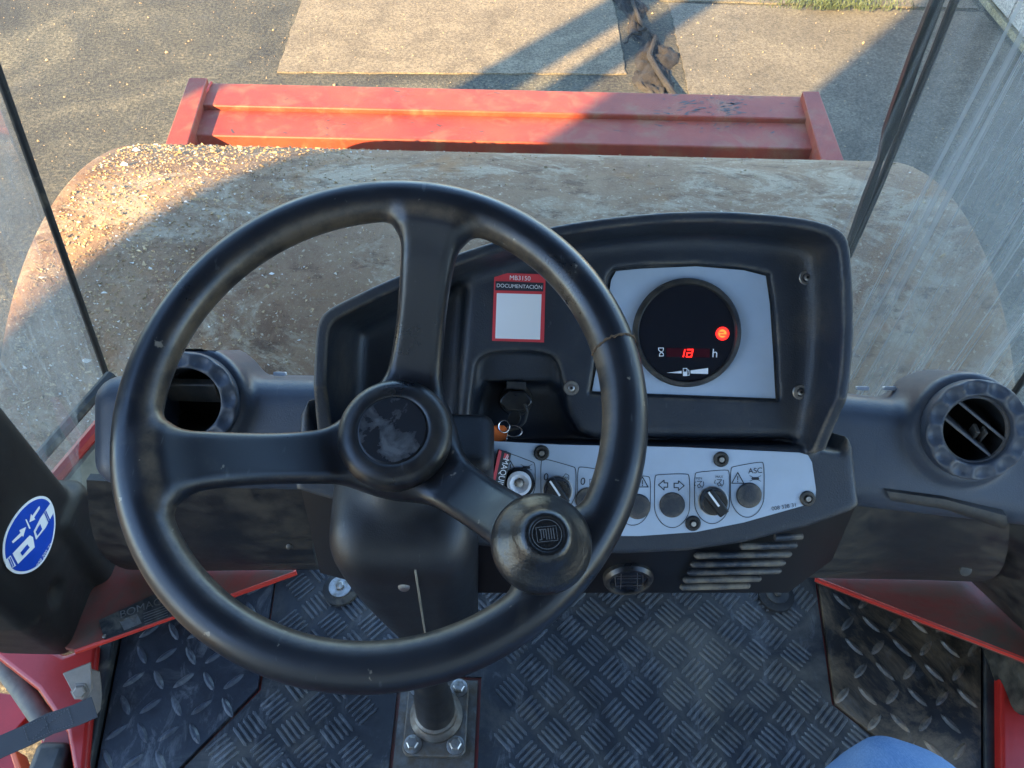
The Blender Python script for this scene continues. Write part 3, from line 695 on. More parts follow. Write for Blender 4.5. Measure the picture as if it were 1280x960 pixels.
def tread(name, label, P, mat, ymin, phase, barmat, lift=.004):
    P = ccw(P); t = thing(name, label, 'tread plate', (np.mean([p[0] for p in P]), np.mean([p[1] for p in P]), FZ), 'tread plates beside the mat')
    q = shrink(P, .0015); MB().prism([(x, y, FZ-.006) for x, y in q], [(x, y, FZ+lift) for x, y in q]).mk('sheet', mat, t)
    me = bpy.data.meshes.new('tread_bar'); me.from_pydata(loz.V, [], loz.F); me.materials.append(barmat); me.update()
    og = ORG[t.name]; s = shrink(P, .012); d = .0395
    for i in range(-30, 31):
        for j in range(-30, 31):
            x, y = i*d+phase, j*d+.3
            if y < ymin or not inpoly(s, x, y): continue
            o = bpy.data.objects.new('tread_bar', me); C.objects.link(o); o.parent = t
            o.location = (x-og[0], y-og[1], FZ+lift-og[2]-.0003); o.rotation_euler = (0, 0, R_(-52 if (i+j) % 2 else 42))
    return t
lp = [tuple(ml[0]), (ml[1][0]-.002, ml[1][1]), (-.477, .292), (-.477, -.10), (-.585, -.10), (-.600, .29), (-.633, .50), (-.633, .66), (-.412, .72)]
tread('tread_plate', 'grey diamond tread plate at left with pale scuffs', lp, M['treadL'], .2, .005, M['barL'])
rp = [(m3[0][0]+.002, m3[0][1]), (m3[1][0]+.002, m3[1][1]), (m3[2][0], m3[2][1]), (.662, .268), (.662, -.1), (.690, -.1), tuple(atz(1226, 960, FZ)[:2]), tuple(atz(1226, 812, FZ)[:2]), (.80, .66), (.547, .70)]
tread('tread_plate', 'brown mud-stained diamond tread plate at right beside the red sill', rp, M['treadR'], .2, .02, M['barR'])
es = thing('edge_strip', 'black rubber strip along the left edge of the tread plate', 'edge strip', (-.62, .4, FZ))
MB().prism([(-.612, -.1, FZ-.02), (-.588, -.1, FZ-.02), (-.603, .29, FZ-.02), (-.636, .50, FZ-.02), (-.660, .50, FZ-.02), (-.627, .29, FZ-.02)], [(-.612, -.1, FZ+.018), (-.588, -.1, FZ+.018), (-.603, .29, FZ+.018), (-.636, .50, FZ+.018), (-.660, .50, FZ+.018), (-.627, .29, FZ+.018)]).mk('strip', M['rubber'], es, bevel=.004)
es2 = thing('edge_strip', 'black rubber strip along the right edge of the dirty tread plate', 'edge strip', (.76, .4, FZ))
qa, qb, qc, qd = [atz(x, y, FZ)[:2] for x, y in ((1228, 800), (1228, 960), (1245, 960), (1245, 800))]
qq = [qa, qb, (qb[0]-.03, -.1), (qc[0]-.03, -.1), qc, qd]
MB().prism([(x, y, FZ-.02) for x, y in qq], [(x, y, FZ+.010) for x, y in qq]).mk('strip', M['dusty'], es2, bevel=.003)

# seat belt, its bracket, the grab rail and the fender below the door
br = thing('belt_bracket', 'grey steel seat belt bracket bolted to the red post', 'bracket', (-.63, .37, 1.5))
bq = [(78, 842), (113, 828), (115, 862), (111, 872), (103, 876), (94, 872)]
FB = Frame(atz(100, 850, 1.56), (.25, -.55, .8))
MB().plate(FB, FB.poly(bq), -.005, 0).mk('front_ear', M['brack'], br, bevel=.001)
FB2 = Frame(atz(118, 870, 1.52), (.25, -.55, .8))
MB().plate(FB2, FB2.poly([(108, 835), (124, 840), (127, 870), (125, 888), (118, 897), (107, 893)]), -.005, 0).mk('rear_ear', M['brack'], br, bevel=.001)
cb = FB.uv(100, 864); MB().lathe(FB.pt(*cb, 0), FB.n, [(.0125, 0), (.0125, .0015), (.0095, .0018), (.0095, .006), (.0075, .0075)], 6).mk('bolt', M['brack'], br)
sb = thing('seat_belt', 'dark grey webbing seat belt strap running to the bracket', 'seat belt', (-.72, .33, 1.5))
ctr = [(118, 884), (95, 894), (62, 905), (30, 921), (0, 934), (-40, 955)]
A = []; 
for x, y in ctr:
    c0 = atz(x-4, y-13, 1.545); c1 = atz(x+4, y+12, 1.53); A.append((c0, c1))
mb = MB(); V = []; 
for c0, c1 in A: V += [c0, c1, c1-(0, 0, .002), c0-(0, 0, .002)]
F = []
for i in range(len(A)-1):
    for k in range(4): F.append([i*4+k, i*4+(k+1) % 4, (i+1)*4+(k+1) % 4, (i+1)*4+k])
F += [[0, 1, 2, 3][::-1], [len(V)-4, len(V)-3, len(V)-2, len(V)-1]]
mb.add(*fixn(V, F)); mb.mk('webbing', M['belt'], sb)
mb = MB()
def bpos(s, t):
    i = min(int(s), len(A)-2); q = s-i; c0 = A[i][0]*(1-q)+A[i+1][0]*q; c1 = A[i][1]*(1-q)+A[i+1][1]*q; return c0+(c1-c0)*t+np.array([0, 0, .0008])
def stl(s0, t0, s1, t1, n):
    for k in range(n):
        f0, f1 = k/n, (k+.6)/n; P = [bpos(s0+(s1-s0)*f, t0+(t1-t0)*f) for f in (f0, f1)]; mb.tube(P, .0006, 5)
stl(1.2, .12, 2.9, .12, 16); stl(1.2, .88, 2.9, .88, 16); stl(2.9, .1, 2.9, .9, 5); stl(1.2, .1, 1.2, .9, 5); stl(1.2, .12, 2.9, .88, 14); stl(2.1, .1, 2.1, .9, 5)
mb.mk('stitching', M['stitch'], sb)
gr = thing('grab_rail', 'bent grey tubular rail beside the left door', 'rail', (-.72, .35, 1.3))
P = [atz(-60, 745, 1.52), atz(0, 825, 1.46), atz(25, 858, 1.44), atz(47, 890, 1.43), atz(66, 915, 1.42), atz(78, 935, 1.41), atz(82, 950, 1.40), atz(78, 965, 1.38), atz(72, 990, 1.36)]
MB().tube(P, .0165, 16).mk('tube', M['rail'], gr, smooth=True)
fd = thing('step_panel', 'bright red step panel with orange edges below the left door', 'step', (-.9, .4, .9))
Tz = 1.20
def tz(P, z=Tz): return [atz(x, y, z) for x, y in P]
for nm, P, mt, z, th in (('side_panel', [(-60, 858), (20, 868), (40, 890), (8, 925), (-60, 900)], 'redclean', 1.20, .03),
                     ('edge_strip', [(14, 868), (27, 868), (47, 890), (56, 905), (46, 902), (33, 890)], 'orangepaint', 1.24, .05),
                     ('tread_panel', [(52, 905), (70, 925), (82, 990), (48, 990)], 'redclean', 1.22, .04),
                     ('side_panel', [(-60, 940), (15, 935), (28, 975), (20, 1000), (-60, 1000)], 'redclean', 1.18, .03),
                     ('edge_strip', [(10, 937), (18, 936), (34, 978), (26, 985)], 'orangepaint', 1.22, .05)):
    if mt == 'orangepaint' and 'orangepaint' not in M: M['orangepaint'] = redpaint('orange_red_paint', .75, .95, base=(.75, .10, .03))
    T = tz(P, z); MB().prism(T, [t-np.array([0, 0, th]) for t in T]).mk(nm, M[mt], fd, bevel=.003)

# ---------------------------------------------------------------- console
K = Frame(atd(860, 416, .78), (0, -math.cos(R_(47)), math.sin(R_(47))))
con = thing('instrument_console', 'black hooded instrument console with gauge and switch panel', 'console', K.pt(0, -.2, -.1))
WL = .052
outer = K.poly([(388, 540), (391, 470), (394, 410), (402, 392), (420, 380), (500, 342), (600, 306), (690, 281), (800, 266), (900, 262), (1000, 270), (1042, 281), (1058, 292), (1065, 310), (1070, 400), (1065, 480), (1050, 545), (1046, 580), (760, 600), (388, 600)], WL)
inner = K.poly([(405, 560), (407, 470), (409, 416), (416, 402), (432, 393), (505, 357), (600, 321), (692, 295), (800, 280), (900, 276), (1000, 284), (1032, 292), (1046, 304), (1051, 322), (1055, 400), (1050, 480), (1036, 545), (1030, 640), (405, 640)], WL)
plat = K.poly([(597, 240), (1100, 240), (1100, 549), (742, 549), (724, 541), (712, 520), (704, 490), (690, 478), (604, 478), (594, 500), (585, 575), (566, 575), (566, 560), (583, 345)], 0)
arch = chaikin(K.poly([(588, 560), (592, 462), (600, 446), (622, 439), (672, 439), (694, 446), (703, 470), (712, 560)], 0), 1)
gpl = K.poly([(758, 345), (766, 334), (800, 330), (870, 328), (930, 333), (964, 341), (970, 380), (974, 440), (977, 503), (735, 494), (750, 410)], 0)
low = K.poly([(368, 612), (374, 520), (384, 500), (396, 565), (700, 556), (1000, 558), (1052, 566), (1062, 545), (1068, 560), (1076, 632), (1066, 640), (1010, 660), (930, 680), (860, 690), (780, 694), (690, 692), (600, 684), (560, 676), (470, 640), (400, 622)], .012)
outer = chaikin(outer, 2); inner = chaikin(inner, 2)
def fcon(u, v, w_):
    dO = poly2(outer, u, v); dI = poly2(inner, u, v); dP = poly2(plat, u, v); dA = poly2(arch, u, v); dG = poly2(gpl, u, v); dL = poly2(low, u, v)
    # hood leans: lip lower towards the bottom right corner
    lip = WL-np.clip((-.06-v)/.07, 0, 1)*.035
    d = extr(dO, w_-lip/2, -.13, WL/2, .006) if False else smax(dO, np.maximum(w_-lip, -.14-w_), .004)
    sub = smax(dI+np.clip((WL-w_), 0, .12)*.12, -(w_+.038), .018)
    d = smax(d, -sub, .003)
    pl = smax(smax(dP, w_, .012), -.14-w_, .004)
    pl = smax(pl, -smax(smax(dA, -(w_+.010+np.clip((.01-v)*.18, 0, .02)), .008), w_-.1, .004), .005)
    pl = smax(pl, dO+.002, .003)
    d = smin(d, pl, .016)
    d = smax(d, -smax(dG+.001, -(w_+.009), .002), .002)
    lo_ = smax(dL, np.maximum(w_-.012, -.14-w_), .008)
    # shallow bed for the white plate
    d = smin(d, lo_, .004)
    return d
lo = (min(outer[:, 0].min(), low[:, 0].min())-.01, low[:, 1].min()-.01, -.15); hi = (max(outer[:, 0].max(), low[:, 0].max())+.01, outer[:, 1].max()+.012, WL+.008)
sdf_obj('housing', fcon, lo, hi, .0024, M['plastic'], con, K)

def screw(q, w0, par, r=.0068, mat='metal', name='screw'):
    u, v = K.uv(*q, w0)
    o = MB().lathe(K.pt(u, v, w0), K.n, [(r, -.002), (r, .001), (r*.9, .002), (r*.62, .002), (r*.6, .0005), (r*.42, .0005), (r*.40, .0032), (r*.3, .0036)], 20).mk(name, M[mat], par, smooth=True)
    MB().lathe(K.pt(u, v, w0), K.n, [(r*.2, .0037), (r*.2, .0041)], 6).mk('socket', M['black'], o)
    return o
for q in ((1008, 347), (1000, 490), (714, 485)): screw(q, 0.0, con, .0078, 'metal')
# gauge
gp = K.poly([(764, 350), (770, 339), (800, 336), (870, 333), (930, 338), (957, 345), (962, 380), (966, 440), (969, 498), (740, 489), (755, 410)], -.007)
ga = thing('gauge', 'round black digital gauge on a white plate, red lamp lit', 'gauge', K.pt(*K.uv(860, 416), -.009))
MB().plate(K, gp, -.010, -.0065).mk('white_plate', M['white'], ga)
gu, gv = K.uv(859, 416); G0 = K.pt(gu, gv, -.0065)
MB().lathe(G0, K.n, [(.0545, 0), (.0550, .005), (.0535, .0075), (.0500, .0078), (.0485, .0055), (.0482, .004)], 72).mk('bezel', M['cap'], ga, smooth=True)
MB().lathe(G0, K.n, [(.0484, .002), (.0484, .0045)], 72).mk('lens', M['lens'], ga)
WD = -.0065+.0050
MB().lathe(K.pt(*K.uv(903, 417, WD), WD), K.n, [(.0068, 0), (.0068, .0006)], 28).mk('warning_lamp', M['led'], ga)
mb = MB(); cu_, cv_ = K.uv(903, 417, WD); mb.fill(K, circ(cu_-.0002, cv_, .0042), WD+.0009); mb.mk('lamp_core', M['ledo'], ga)
mb = MB(); mb.fill(K, [(cu_-.0035, cv_+.0006), (cu_+.001, cv_+.0006), (cu_+.001, cv_+.0018), (cu_-.0035, cv_+.0018)], WD+.0012); mb.fill(K, [(cu_-.0025, cv_-.0022), (cu_+.0035, cv_-.0022), (cu_+.0035, cv_-.0008), (cu_-.0025, cv_-.0008)], WD+.0012); mb.mk('lamp_symbol', M['led'], ga)
mb = MB(); mb.fill(K, K.poly([(833, 435), (887, 436), (887, 447), (833, 446)], WD), WD); mb.mk('display_strip', M['ledstrip'], ga)
mb = MB()
DD = lambda *P: K.poly(P, WD)
mb.lines(K, [DD((856, 437), (854, 446)), DD((859, 437), (866, 437), (865, 441), (859, 441), (858, 446), (864, 446)), DD((866, 437), (864, 446))], .0013, WD+.0005); mb.mk('digits', M['led'], ga)
mb = MB()
mb.lines(K, [DD((823, 435), (829, 435), (829, 438), (824.5, 442), (824, 445), (829, 445), (829, 442), (823.5, 438), (823, 435))], .0008, WD+.0005)
mb.fill(K, DD((833, 466), (852, 463.5), (852, 466.8)), WD+.0005); mb.fill(K, DD((863, 463), (885, 460), (885, 467.5), (863, 466.8)), WD+.0005)
mb.fill(K, DD((853.5, 470), (853.5, 460), (859, 460), (859, 470)), WD+.0005)
mb.lines(K, [DD((859.5, 469), (861.5, 469), (861, 463), (859.5, 462))], .0007, WD+.0005)
mb.mk('fuel_symbol', M['printw'], ga)
mb = MB(); mb.fill(K, DD((854.5, 464.5), (854.5, 461), (858, 461), (858, 464.5)), WD+.0008); mb.mk('pump_window', M['lens'], ga)
text('hour_letter', 'h', K, *K.uv(893.5, 442, WD), .0125, -.02, M['printw'], ga, WD+.0005)

# switch panel
SW = .0135
sp = thing('switch_panel', 'white curved switch panel with round blanks and rotary switches', 'switch panel', K.pt(*K.uv(820, 620, SW), SW))
wp = K.poly([(570, 549), (700, 556), (850, 559), (1000, 566), (1010, 569), (1015, 578), (1020, 612), (1019, 624), (1008, 631), (930, 653), (870, 665), (800, 670), (740, 670), (680, 665), (600, 650), (572, 640)], SW)
MB().plate(K, wp, .0115, SW).mk('plate', M['white'], sp)
def outline(px, par, n=1):
    P = chaikin(K.poly(px, SW), 2); L = [*P, P[0]]; return MB().lines(K, [L], .0007, SW+.0004).mk('outline', M['print'], par)
def swpx(c, w2=None): return K.uv(*c, SW)
bl = [((735, 625), None), ((797, 632), None), ((840, 631), None), ((936, 619), None)]
def keyhole(cx, cy, hw, top, rot=0.):   # outline shape: straight top, round bottom
    P = [(-hw, top), (-hw*.8, top-2), (hw*.8, top+rot), (hw, top+rot+2), (hw, 0), (hw*.97, 10), (hw*.6, 24), (0, 30), (-hw*.6, 24), (-hw*.97, 10), (-hw, 0)]
    return [(cx+a, cy+b) for a, b in P]
for (c, hw, top, rot) in (((649, 603), 20, -36, 10), ((698, 611), 22, -36, 8), ((744, 618), 22, -33, 4), ((791, 628), 22, -33, 0), ((840, 631), 22, -36, -3), ((890, 626), 22, -34, -5), ((934, 618), 21, -33, -8)):
    outline(keyhole(*c, hw, top, rot), sp)
for c in ((735, 625), (797, 633), (840, 631), (936, 619)):
    MB().lathe(K.pt(*swpx(c), SW), K.n, [(.0128, 0), (.0128, .001), (.0118, .0022), (.006, .0026)], 36).mk('blank_plug', M['plastic'], sp, smooth=True)
def knob(c, ang, par):
    u, v = swpx(c); o = MB().lathe(K.pt(u, v, SW), K.n, [(.0142, 0), (.0142, .002), (.0132, .004), (.0128, .009), (.0115, .0105), (.004, .0105)], 36).mk('rotary_knob', M['cap'], par, smooth=True)
    fr = Frame(K.pt(u, v, SW), K.n, K.u*math.cos(ang)+K.v*math.sin(ang))
    MB().plate(fr, [(-.0125, -.0055), (.0155, -.0052), (.0175, 0), (.0155, .0052), (-.0125, .0055)], .010, .019).mk('grip', M['black'], o, bevel=.0015)
    MB().plate(fr, [(-.002, -.0010), (.0155, -.0010), (.0155, .0010), (-.002, .0010)], .0188, .0195).mk('pointer', M['printw'], o)
    MB().lathe(K.pt(u, v, SW), K.n, [(.0150, .0), (.0150, .0012), (.0143, .0014)], 36).mk('ring', M['metal'], o, smooth=True)
knob((697, 613), R_(125), sp); knob((891, 626), R_(128), sp)
u, v = swpx((649, 603))
o = MB().lathe(K.pt(u, v, SW), K.n, [(.0155, 0), (.0155, .003), (.0135, .0045), (.0125, .003)], 36).mk('socket_ring', M['black'], sp, smooth=True)
MB().lathe(K.pt(u, v, SW), K.n, [(.0122, .002), (.0122, .007), (.0095, .008), (.0075, .006), (.005, .003), (.003, .003)], 36).mk('white_lamp_holder', M['printw'], o, smooth=True)
MB().lathe(K.pt(u, v, SW), K.n, [(.0042, .0035), (.004, .005), (.002, .0056)], 20).mk('lamp_pin', M['metal'], o, smooth=True)
for q in ((677, 566), (901, 574), (1009, 623), (866, 654)):
    uu, vv = swpx(q); o = MB().lathe(K.pt(uu, vv, SW), K.n, [(.0078, 0), (.0078, .0012), (.0066, .0028), (.0045, .0028), (.0043, .0012), (.0032, .0012), (.003, .0035), (.002, .004)], 24).mk('screw', M['cap'], sp, smooth=True)
    MB().lathe(K.pt(uu, vv, SW), K.n, [(.0026, .0036), (.0024, .0044)], 12).mk('screw_head', M['metal'], o)
PS = lambda *P: K.poly(P, SW)
TW = SW+.0005
def pict(polys, fills=(), wid=.0009, name='pictogram', mat='print'):
    mb = MB(); mb.lines(K, [PS(*p) for p in polys], wid, TW)
    for f_ in fills: mb.fill(K, PS(*f_), TW)
    return mb.mk(name, M[mat], sp)
def warn(cx, cy, s): pict([[(cx-s, cy+s*.8), (cx+s, cy+s*.8), (cx, cy-s), (cx-s, cy+s*.8)], [(cx, cy-s*.35), (cx, cy+s*.25)], [(cx, cy+s*.45), (cx, cy+s*.6)]])
warn(922, 598, 7.5); warn(638, 583, 7); warn(803, 603, 7)
pict([[(823, 606), (830, 600), (830, 603.5), (834.5, 603.5), (834.5, 609), (830, 609), (830, 612.5), (823, 606)], [(855, 607), (848, 601), (848, 604), (842.5, 604), (842.5, 609.5), (848, 609.5), (848, 613), (855, 607)]])
text('letters', 'ASC', K, *K.uv(944, 588.5, SW), .0078, .08, M['print'], sp, TW)
text('letters', 'EMR', K, *K.uv(658, 592.5, SW), .0052, -.1, M['print'], sp, TW)
text('letters', '0', K, *K.uv(682.5, 596.5, SW), .0105, -.1, M['print'], sp, TW)
text('letters', '0', K, *K.uv(728.5, 602, SW), .0105, -.1, M['print'], sp, TW)
text('letters', 'MIN', K, *K.uv(873.5, 598, SW), .0036, .05, M['print'], sp, TW)
text('letters', 'MAX', K, *K.uv(899, 596, SW), .0036, .05, M['print'], sp, TW)
text('part_number', '008 328 31', K, *K.uv(980, 633.5, SW), .0056, .19, M['print'], sp, TW)
def engine(cx, cy): pict([[(cx-7, cy-3.5), (cx+7, cy+3.5)], [(cx-7, cy+3.5), (cx+7, cy-3.5)]], [[(cx-4, cy-1.6), (cx+4, cy-1.6), (cx+5, cy+.6), (cx+3.5, cy+2), (cx-3.5, cy+2), (cx-5, cy)]], .0005)
engine(944, 598); engine(658, 584)
for cx, cy in ((874, 605), (899, 603)):
    pict([[(cx-3, cy-3.5), (cx+3, cy-3.5), (cx, cy), (cx+2.5, cy+3.2), (cx-1, cy+4.5), (cx-2.5, cy+1.5), (cx, cy)], [(cx-5, cy-3), (cx-6, cy), (cx-5, cy+2)], [(cx+5, cy-3), (cx+5.5, cy+1), (cx+3, cy+5)]], (), .0006)
pict([[(703, 597), (707, 592), (711, 594), (711, 599), (706, 601)]]+[[(700+i*2.4, 604), (703+i*2.0, 596)] for i in range(4)], (), .0006)
pict([[(737, 599), (737, 606), (742, 607), (744, 603), (742, 599), (737, 599)], [(746, 600), (751, 600)], [(746, 603), (751, 603)], [(746, 606), (751, 606)]], (), .0005)

# ignition lock with key and tags
KI = K
def console_dust(m):
    t = m.node_tree; p = t.nodes['Principled BSDF']; src = p.inputs['Base Color'].links[0].from_socket
    tot = None
    for px, rad in (((1036, 400), .045), ((1030, 310), .05), ((1034, 520), .05), ((540, 470), .05), ((430, 470), .05), ((600, 520), .03)):
        q = K.pt(*K.uv(*px, 0), .0)
        d = N(t, 'VectorMath', operation='DISTANCE'); t.links.new(N(t, 'NewGeometry').outputs['Position'], d.inputs[0]); d.inputs[1].default_value = q
        r = ramp(t, d.outputs['Value'], [(rad*.2, 1.), (rad, 0.)])
        if tot is None: tot = r
        else:
            mx = N(t, 'Math', operation='MAXIMUM'); t.links.new(tot, mx.inputs[0]); t.links.new(r, mx.inputs[1]); tot = mx.outputs[0]
    n = ramp(t, noise(t, 24, 8, .78, dist=.8), [(.40, .0), (.66, .55)])
    mu = N(t, 'Math', operation='MULTIPLY'); t.links.new(tot, mu.inputs[0]); t.links.new(n, mu.inputs[1])
    t.links.new(mix(t, mu.outputs[0], src, (.16, .125, .085)), p.inputs['Base Color'])
console_dust(M['plastic'])
ig = thing('ignition_switch', 'black covered ignition switch in the console recess', 'ignition switch', K.pt(*K.uv(645, 498, -.03), -.045))
u, v = K.uv(645, 500, -.03)
MB().lathe(K.pt(u, v, -.052), K.n, [(.019, 0), (.019, .012), (.017, .016), (.010, .016)], 32).mk('collar', M['dusty'], ig, smooth=True)
hx = [(.017*math.cos(R_(a)), .012*math.sin(R_(a))) for a in (10, 60, 120, 170, 190, 240, 300, 350)]
FI = Frame(K.pt(u, v, -.04), K.n)
MB().plate(FI, hx, 0, .030).mk('cover', M['cap'], ig, bevel=.003)
MB().plate(FI, [(-.010, .012), (.010, .012), (.010, .020), (-.010, .020)], 0, .022).mk('hinge', M['dusty'], ig, bevel=.001)
key = thing('ignition_key', 'key with a black head hanging in the ignition switch', 'key', K.pt(u, v-.02, -.02))
q = [K.uv(*p, -.012) for p in ((640, 512), (650, 514), (652, 524), (646, 532), (636, 530), (634, 520))]
MB().plate(K, chaikin(np.array(q), 2), -.014, -.010).mk('head', M['black'], key, bevel=.001)
def wire(px, w0, rad, name, mat, par, n=36):
    P = [K.pt(*K.uv(*p, w0), w0) for p in px]; return MB().tube(P, rad, 8).mk(name, M[mat], par, smooth=True)
kr = thing('key_ring', 'thin steel split ring holding the key tags', 'key ring', K.pt(*K.uv(645, 530, 0), 0))
el = lambda cx, cy, rx, ry, t0=0, t1=360, n=28: [(cx+rx*math.cos(R_(t0+(t1-t0)*k/n)), cy+ry*math.sin(R_(t0+(t1-t0)*k/n))) for k in range(n+1)]
wire(el(630, 533, 7, 7.5), .004, .0008, 'ring', 'chrome', kr); wire(el(642, 539, 10.5, 7), .001, .0009, 'ring', 'chrome', kr)
wire([(656, 505), (659, 515), (656, 527), (648, 535), (636, 538)], -.004, .0016, 'loop', 'rubber', kr)
mb = MB()
for k in range(9): mb.lathe(K.pt(*K.uv(634.5-k*.45, 541+k*2.5, .004), .004), K.n, [(.0004, -.001), (.0010, 0), (.0004, .001)], 8)
mb.mk('bead_chain', M['chrome'], kr, smooth=True)
ot = thing('key_tag', 'orange plastic key tag', 'key tag', K.pt(*K.uv(625, 545, 0), 0))
MB().plate(K, chaikin(K.poly([(600, 536), (628, 530), (635, 537), (634, 548), (630, 551), (606, 556), (600, 552)], .002), 1), 0, .003).mk('tag_body', M['orange'], ot, bevel=.0008)
bt2 = thing('key_fob', 'black rubber key fob lettered along its length', 'key fob', K.pt(*K.uv(625, 590, .02), .02))
FK = Frame(K.pt(*K.uv(626, 590, .02), .018), K.n+.25*K.u, K.u)
MB().plate(FK, FK.poly([(630, 563), (638.5, 566), (628, 612), (615, 612), (612, 606), (622, 561)]), 0, .004).mk('fob_body', M['tag'], bt2, bevel=.0008)
MB().plate(FK, FK.poly([(622.5, 561.5), (626, 563), (618, 600), (614.5, 598)]), .004, .0045).mk('red_edge', M['redtag'], bt2)
MB().plate(FK, FK.poly([(629.5, 565.5), (635, 567.5), (633.5, 574), (628, 572)]), .004, .0045).mk('red_logo', M['redtag'], bt2)
MB().lines(FK, [FK.poly([(630, 573), (633, 567.5)]), FK.poly([(632, 573.5), (634, 569)])], .0006, .0048).mk('logo_lines', M['printw'], bt2)
a_, b_ = FK.uv(630.5, 575), FK.uv(623, 607); dd = b_-a_
text('letters', 'MAQUIN', FK, *((a_+b_)/2), .0090, math.atan2(dd[1], dd[0]), M['printw'], bt2, .0047, sx=.85)
# document sticker
FD = K; ds = thing('document_sticker', 'red document sticker with a blank white panel on the console', 'sticker', K.pt(*K.uv(648, 384, 0), 0))
MB().plate(K, chaikin(K.poly([(618, 341), (618, 341), (682, 343), (682, 343), (680, 428), (680, 428), (615, 426), (615, 426)], 0), 2), 0, .0006).mk('red_card', M['redtag'], ds)
MB().fill(K, K.poly([(619.5, 351.5), (679.5, 353.5), (679, 364.5), (619, 363)], 0), .0009).mk('black_band', M['print'], ds)
MB().fill(K, chaikin(K.poly([(621, 366.5), (621, 366.5), (677, 368), (677, 368), (675, 424.5), (675, 424.5), (619, 423), (619, 423)], 0), 2), .0009).mk('white_field', M['printw'], ds)
text('letters', 'MB3150', K, *K.uv(650, 348, 0), .0064, -.02, M['printw'], ds, .0010)
text('letters', 'DOCUMENTACIÓN', K, *K.uv(649.3, 358.3, 0), .0052, -.02, M['printw'], ds, .0013, sx=1.0)

# skirt below the console with louvres, round socket and feet
tA = [atd(x, y, t) for x, y, t in ((374, 612, .83), (470, 645, .80), (600, 678, .795), (780, 690, .79), (880, 687, .79), (1000, 660, .80), (1074, 632, .83))]
tA = [p+np.array([0, .006, 0]) for p in tA]
bA = [atd(x, y, t) for x, y, t in ((400, 716, .93), (470, 735, .89), (600, 741, .86), (780, 741, .855), (880, 741, .855), (985, 741, .87), (1040, 700, .93))]
n = len(tA); V = [*tA, *bA, *[p+(0, .14, .02) for p in tA], *[p+(0, .10, 0) for p in bA]]
F = []
for i in range(n-1): F += [[i, i+1, n+i+1, n+i], [2*n+i, 3*n+i, 3*n+i+1, 2*n+i+1], [i, 2*n+i, 2*n+i+1, i+1], [n+i, n+i+1, 3*n+i+1, 3*n+i]]
F += [[0, n, 3*n, 2*n], [n-1, 3*n-1, 4*n-1, 2*n-1]]
V, F = fixn(V, F); skirt = mk('skirt', V, F, M['black'], con, smooth=True, sharp=40)
MB().box((.15, .74, FZ+.17), (.5, .10, .36)).mk('support', M['black'], con)
nP = np.cross(tA[4]-tA[3], bA[3]-tA[3]); nP /= np.linalg.norm(nP); nP = nP if nP[1] < 0 else -nP
FP = Frame((tA[4]+bA[4])/2, np.cross(bA[4]-tA[4], bA[5]-bA[4]) if np.cross(bA[4]-tA[4], bA[5]-bA[4])[1] < 0 else -np.cross(bA[4]-tA[4], bA[5]-bA[4]))
for (xa, xb, y) in ((968, 1004, 672), (925, 997, 683), (868, 990, 694.5), (863, 982, 705.5), (859, 977, 715.5), (854, 952, 725), (850, 938, 734)):
    a, b = FP.uv(xa, y+1, .006), FP.uv(xb, y-1, .006); l = b-a; nn = np.array([-l[1], l[0]]); nn /= np.linalg.norm(nn); hgt = .0030; e = l/np.linalg.norm(l)*.004
    A_, B_ = FP.pt(*a, .004), FP.pt(*b, .004); d_ = (B_-A_)
    MB().tube([A_+FP.n*.001, A_+d_*.03+FP.n*.001, B_-d_*.03+FP.n*.001, B_+FP.n*.001], [.0015, .0036, .0036, .0015], 10).mk('louvre', M['plastic'], skirt, smooth=True)

FQ = Frame(bA[3]*.6+tA[3]*.4, nP)
so_ = thing('power_socket', 'round dark socket with a worn label under the switch panel', 'socket', FQ.pt(*FQ.uv(785, 720), 0))
cq = FQ.uv(785, 721)
MB().lathe(FQ.pt(*cq, -.01), FQ.n, [(.027, 0), (.027, .014), (.024, .018), (.021, .018), (.0205, .012)], 40).mk('ring', M['cap'], so_, smooth=True)
MB().lathe(FQ.pt(*cq, -.01), FQ.n, [(.0208, .004), (.0208, .014)], 40).mk('cap', M['lens'], so_)
mb = MB(); mb.lines(FQ, [FQ.poly([(768, 716), (803, 715), (803, 727), (769, 728), (768, 716)]), FQ.poly([(776, 712), (775, 732)]), FQ.poly([(796, 711), (796, 731)]), FQ.poly([(771, 719), (800, 718.5)]), FQ.poly([(777, 723), (794, 723)])], .0008, .0046); mb.mk('label_lines', M['metal'], so_)
for q in ((425, 733), (972, 741)):
    c = atz(*q, FZ+.015); ft = thing('mounting_foot', 'rubber mounting foot with a steel bolt under the %s end of the console skirt' % ('left' if q[0] < 600 else 'right'), 'mounting foot', (c[0], c[1], FZ))
    dn = np.array([0, -.35, 1.])
    MB().lathe((c[0], c[1], FZ), (0, 0, 1), [(.030, 0), (.030, .008), (.024, .012), (.016, .012)], 32).mk('rubber_pad', M['rubber'], ft, smooth=True)
    wm = M['metal'] if q[0] < 600 else M['dusty']
    MB().lathe((c[0], c[1], FZ+.012), (0, 0, 1), [(.019, 0), (.019, .003), (.012, .0035)], 32).mk('washer', wm, ft, smooth=True)
    MB().lathe((c[0], c[1], FZ+.0155), (0, 0, 1), [(.0075, 0), (.0075, .005), (.005, .0065)], 6).mk('bolt', wm, ft)

